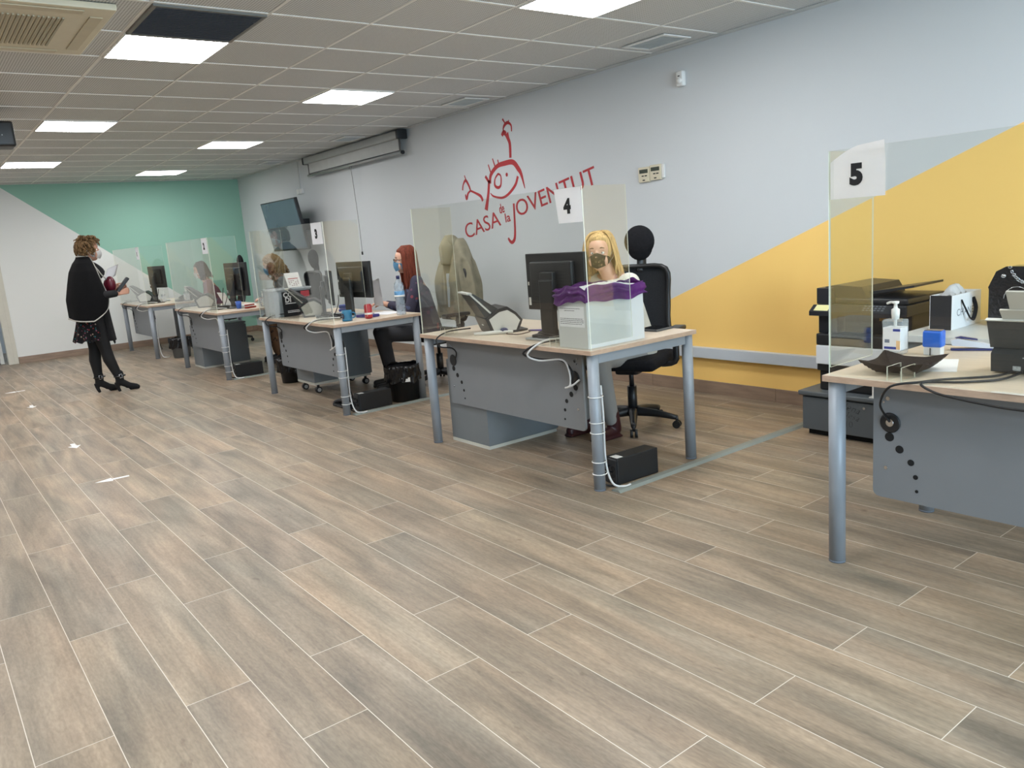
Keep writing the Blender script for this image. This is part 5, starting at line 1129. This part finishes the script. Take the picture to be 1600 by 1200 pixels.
T_ = thing('handbag', 'glossy black handbag with a silver chain handle on the side table', 'bag', (4.42, 1.60, .70))
HB = mat('black_patent_leather', srgb(26, 26, 30), .18, 0, .1, 20, .6, 40, coat=.5)
b = B(); prof = []
for i in range(9):
    pass
b.prism([(1.40, .705), (1.72, .705), (1.735, .74), (1.735, .90), (1.70, .975), (1.655, 1.0), (1.48, 1.0), (1.43, .975), (1.395, .90), (1.39, .74)], 'x', 4.36, 4.50, False)
part('body', b, HB, T_)
part('flap', B().prism([(1.41, .86), (1.72, .86), (1.735, .90), (1.70, .98), (1.655, 1.004), (1.48, 1.004), (1.43, .98), (1.395, .90)], 'x', 4.350, 4.359, False), HB, T_)
b = B(); N_ = 15
for q in range(N_):
    t = q/(N_-1); yy = 1.635-.13*t; zz = 1.0-.072*sin(t*pi)**.8; b.M = Matrix.Translation((4.343, yy, zz)) @ Matrix.Rotation(q*1.3, 4, 'X'); b.tube([(0, .008*cos(a*pi/4), .005*sin(a*pi/4)) for a in range(9)], .0022, 6)
part('chain', b, CHROME, T_)
part('studs', B().ell((4.348, 1.665, .957), (.005, .012, .010), 12).ell((4.346, 1.50, .92), (.005, .008, .008), 10).tube([(4.346, 1.60+.06*cos(t*pi/10), .845+.06*sin(t*pi/10)) for t in range(14)], .0025, 6), CHROME, T_)

# low mobile cabinet with the multifunction printer
T_ = thing('low_cabinet', 'low dark grey cabinet with handwriting, under the printer', 'cabinet', (4.53, 2.42, 0))
DG = mat('charcoal_laminate', srgb(86, 92, 96), .5, 0, .03)
part('body', B().box(4.28, 4.84, 2.10, 2.74, .035, .245, .002), DG, T_); part('top', B().box(4.25, 4.85, 2.09, 2.755, .247, .275, .008, 3), DG, T_); part('plinth', B().box(4.30, 4.82, 2.13, 2.71, 0, .035), DARKHOLE, T_)
part('front_panel', B().box(4.262, 4.28, 2.11, 2.73, .037, .236, .004), DG, T_)
part('lock', B().cyl((4.258, 2.335, .21), (4.262, 2.335, .21), .008), CHROME, T_)
b = B(); b.recalc = False
text(b, 'Elena', .062, face_negx(4.2612, 2.43, .185) @ Matrix.Rotation(-.25, 4, 'Z'), -.002, .0003, shear=.3); text(b, 'Mesa', .055, face_negx(4.2612, 2.425, .14) @ Matrix.Rotation(-.25, 4, 'Z'), -.002, .0003, shear=.3); text(b, '10', .055, face_negx(4.2612, 2.43, .085), -.002, .0003)
part('handwriting', b, INK, T_)
T_ = thing('printer', 'black and white multifunction printer with raised paper tray on the low cabinet', 'printer', (4.53, 2.4, .275))
px0, px1, py0, py1 = 4.30, 4.78, 2.14, 2.655
part('base', B().box(px0+.03, px1, py0+.02, py1, .276, .40, .01).box(px0, px1, py0, py1, .40, .44, .006), BLACK, T_)
part('paper_cassette', B().box(px0-.012, px1, py0, py1, .442, .555, .006), mat('white_printer_plastic', srgb(222, 226, 230), .4, 0, .02), T_)
part('lower_body', B().box(px0-.01, px1, py0, py1, .557, .625, .008), BLACK, T_)
PD = mat('printer_black', srgb(34, 36, 42), .35, 0, .06)
part('output_bay', B().box(px0+.10, px1, py0, py1-.12, .626, .735, .004).box(px0+.02, px1, py1-.12, py1, .626, .735, .004), PD, T_)
part('copper_strip', B().box(px0+.093, px0+.0995, py0+.05, py0+.18, .70, .72), mat('orange_strip', srgb(196, 140, 60), .4), T_)
part('scanner_body', B().box(px0+.0, px1, py0-.02, py1, .736, .80, .008).prism([(px0-.05, .737), (px0+.0, .737), (px0+.0, .797), (px0-.05, .762)], 'y', py0+.03, py1+.02), PD, T_)
b = B()
for q in range(6):
    for k_ in range(3): b.at(px0-.03+k_*.014, py0+.10+q*.022, .7745+k_*.0095, ry=-.6).box(-.004, .004, -.007, .007, 0, .002)
part('keypad', b, mat('grey_keys', srgb(110, 116, 124), .5), T_)
part('sticky_note', B().at(px0-.027, py1-.05, .7785, ry=-.6).box(-.02, .03, -.045, .045, 0, .001), mat('yellow_note', srgb(226, 222, 160), .7), T_)
part('document_cover', B().box(px0+.03, px1, py0-.01, py1-.02, .801, .835, .012, 3), PD, T_)
part('document_feeder', B().prism([(py1-.02, .836), (py1-.30, .836), (py1-.26, .90), (py1-.10, .91), (py1-.04, .90)], 'x', px0+.03, px1-.02), PD, T_)
part('feeder_tray', B().prism([(py1-.29, .852), (py1-.28, .868), (py0-.02, .905), (py0-.02, .893)], 'x', px0+.08, px1-.06), PD, T_)
part('side_tower', B().box(px0+.0, px0+.10, py1-.10, py1+.0, .801, .895, .004), PD, T_)
T_ = thing('cable_post', 'white table foot standing on the low cabinet beside the printer', 'post', (4.30, 2.30, .275)); 
part('post', B().box(4.262, 4.285, 2.235, 2.29, .276, .46, .002).box(4.256, 4.292, 2.225, 2.305, .2755, .284, .002), WHITE, T_)
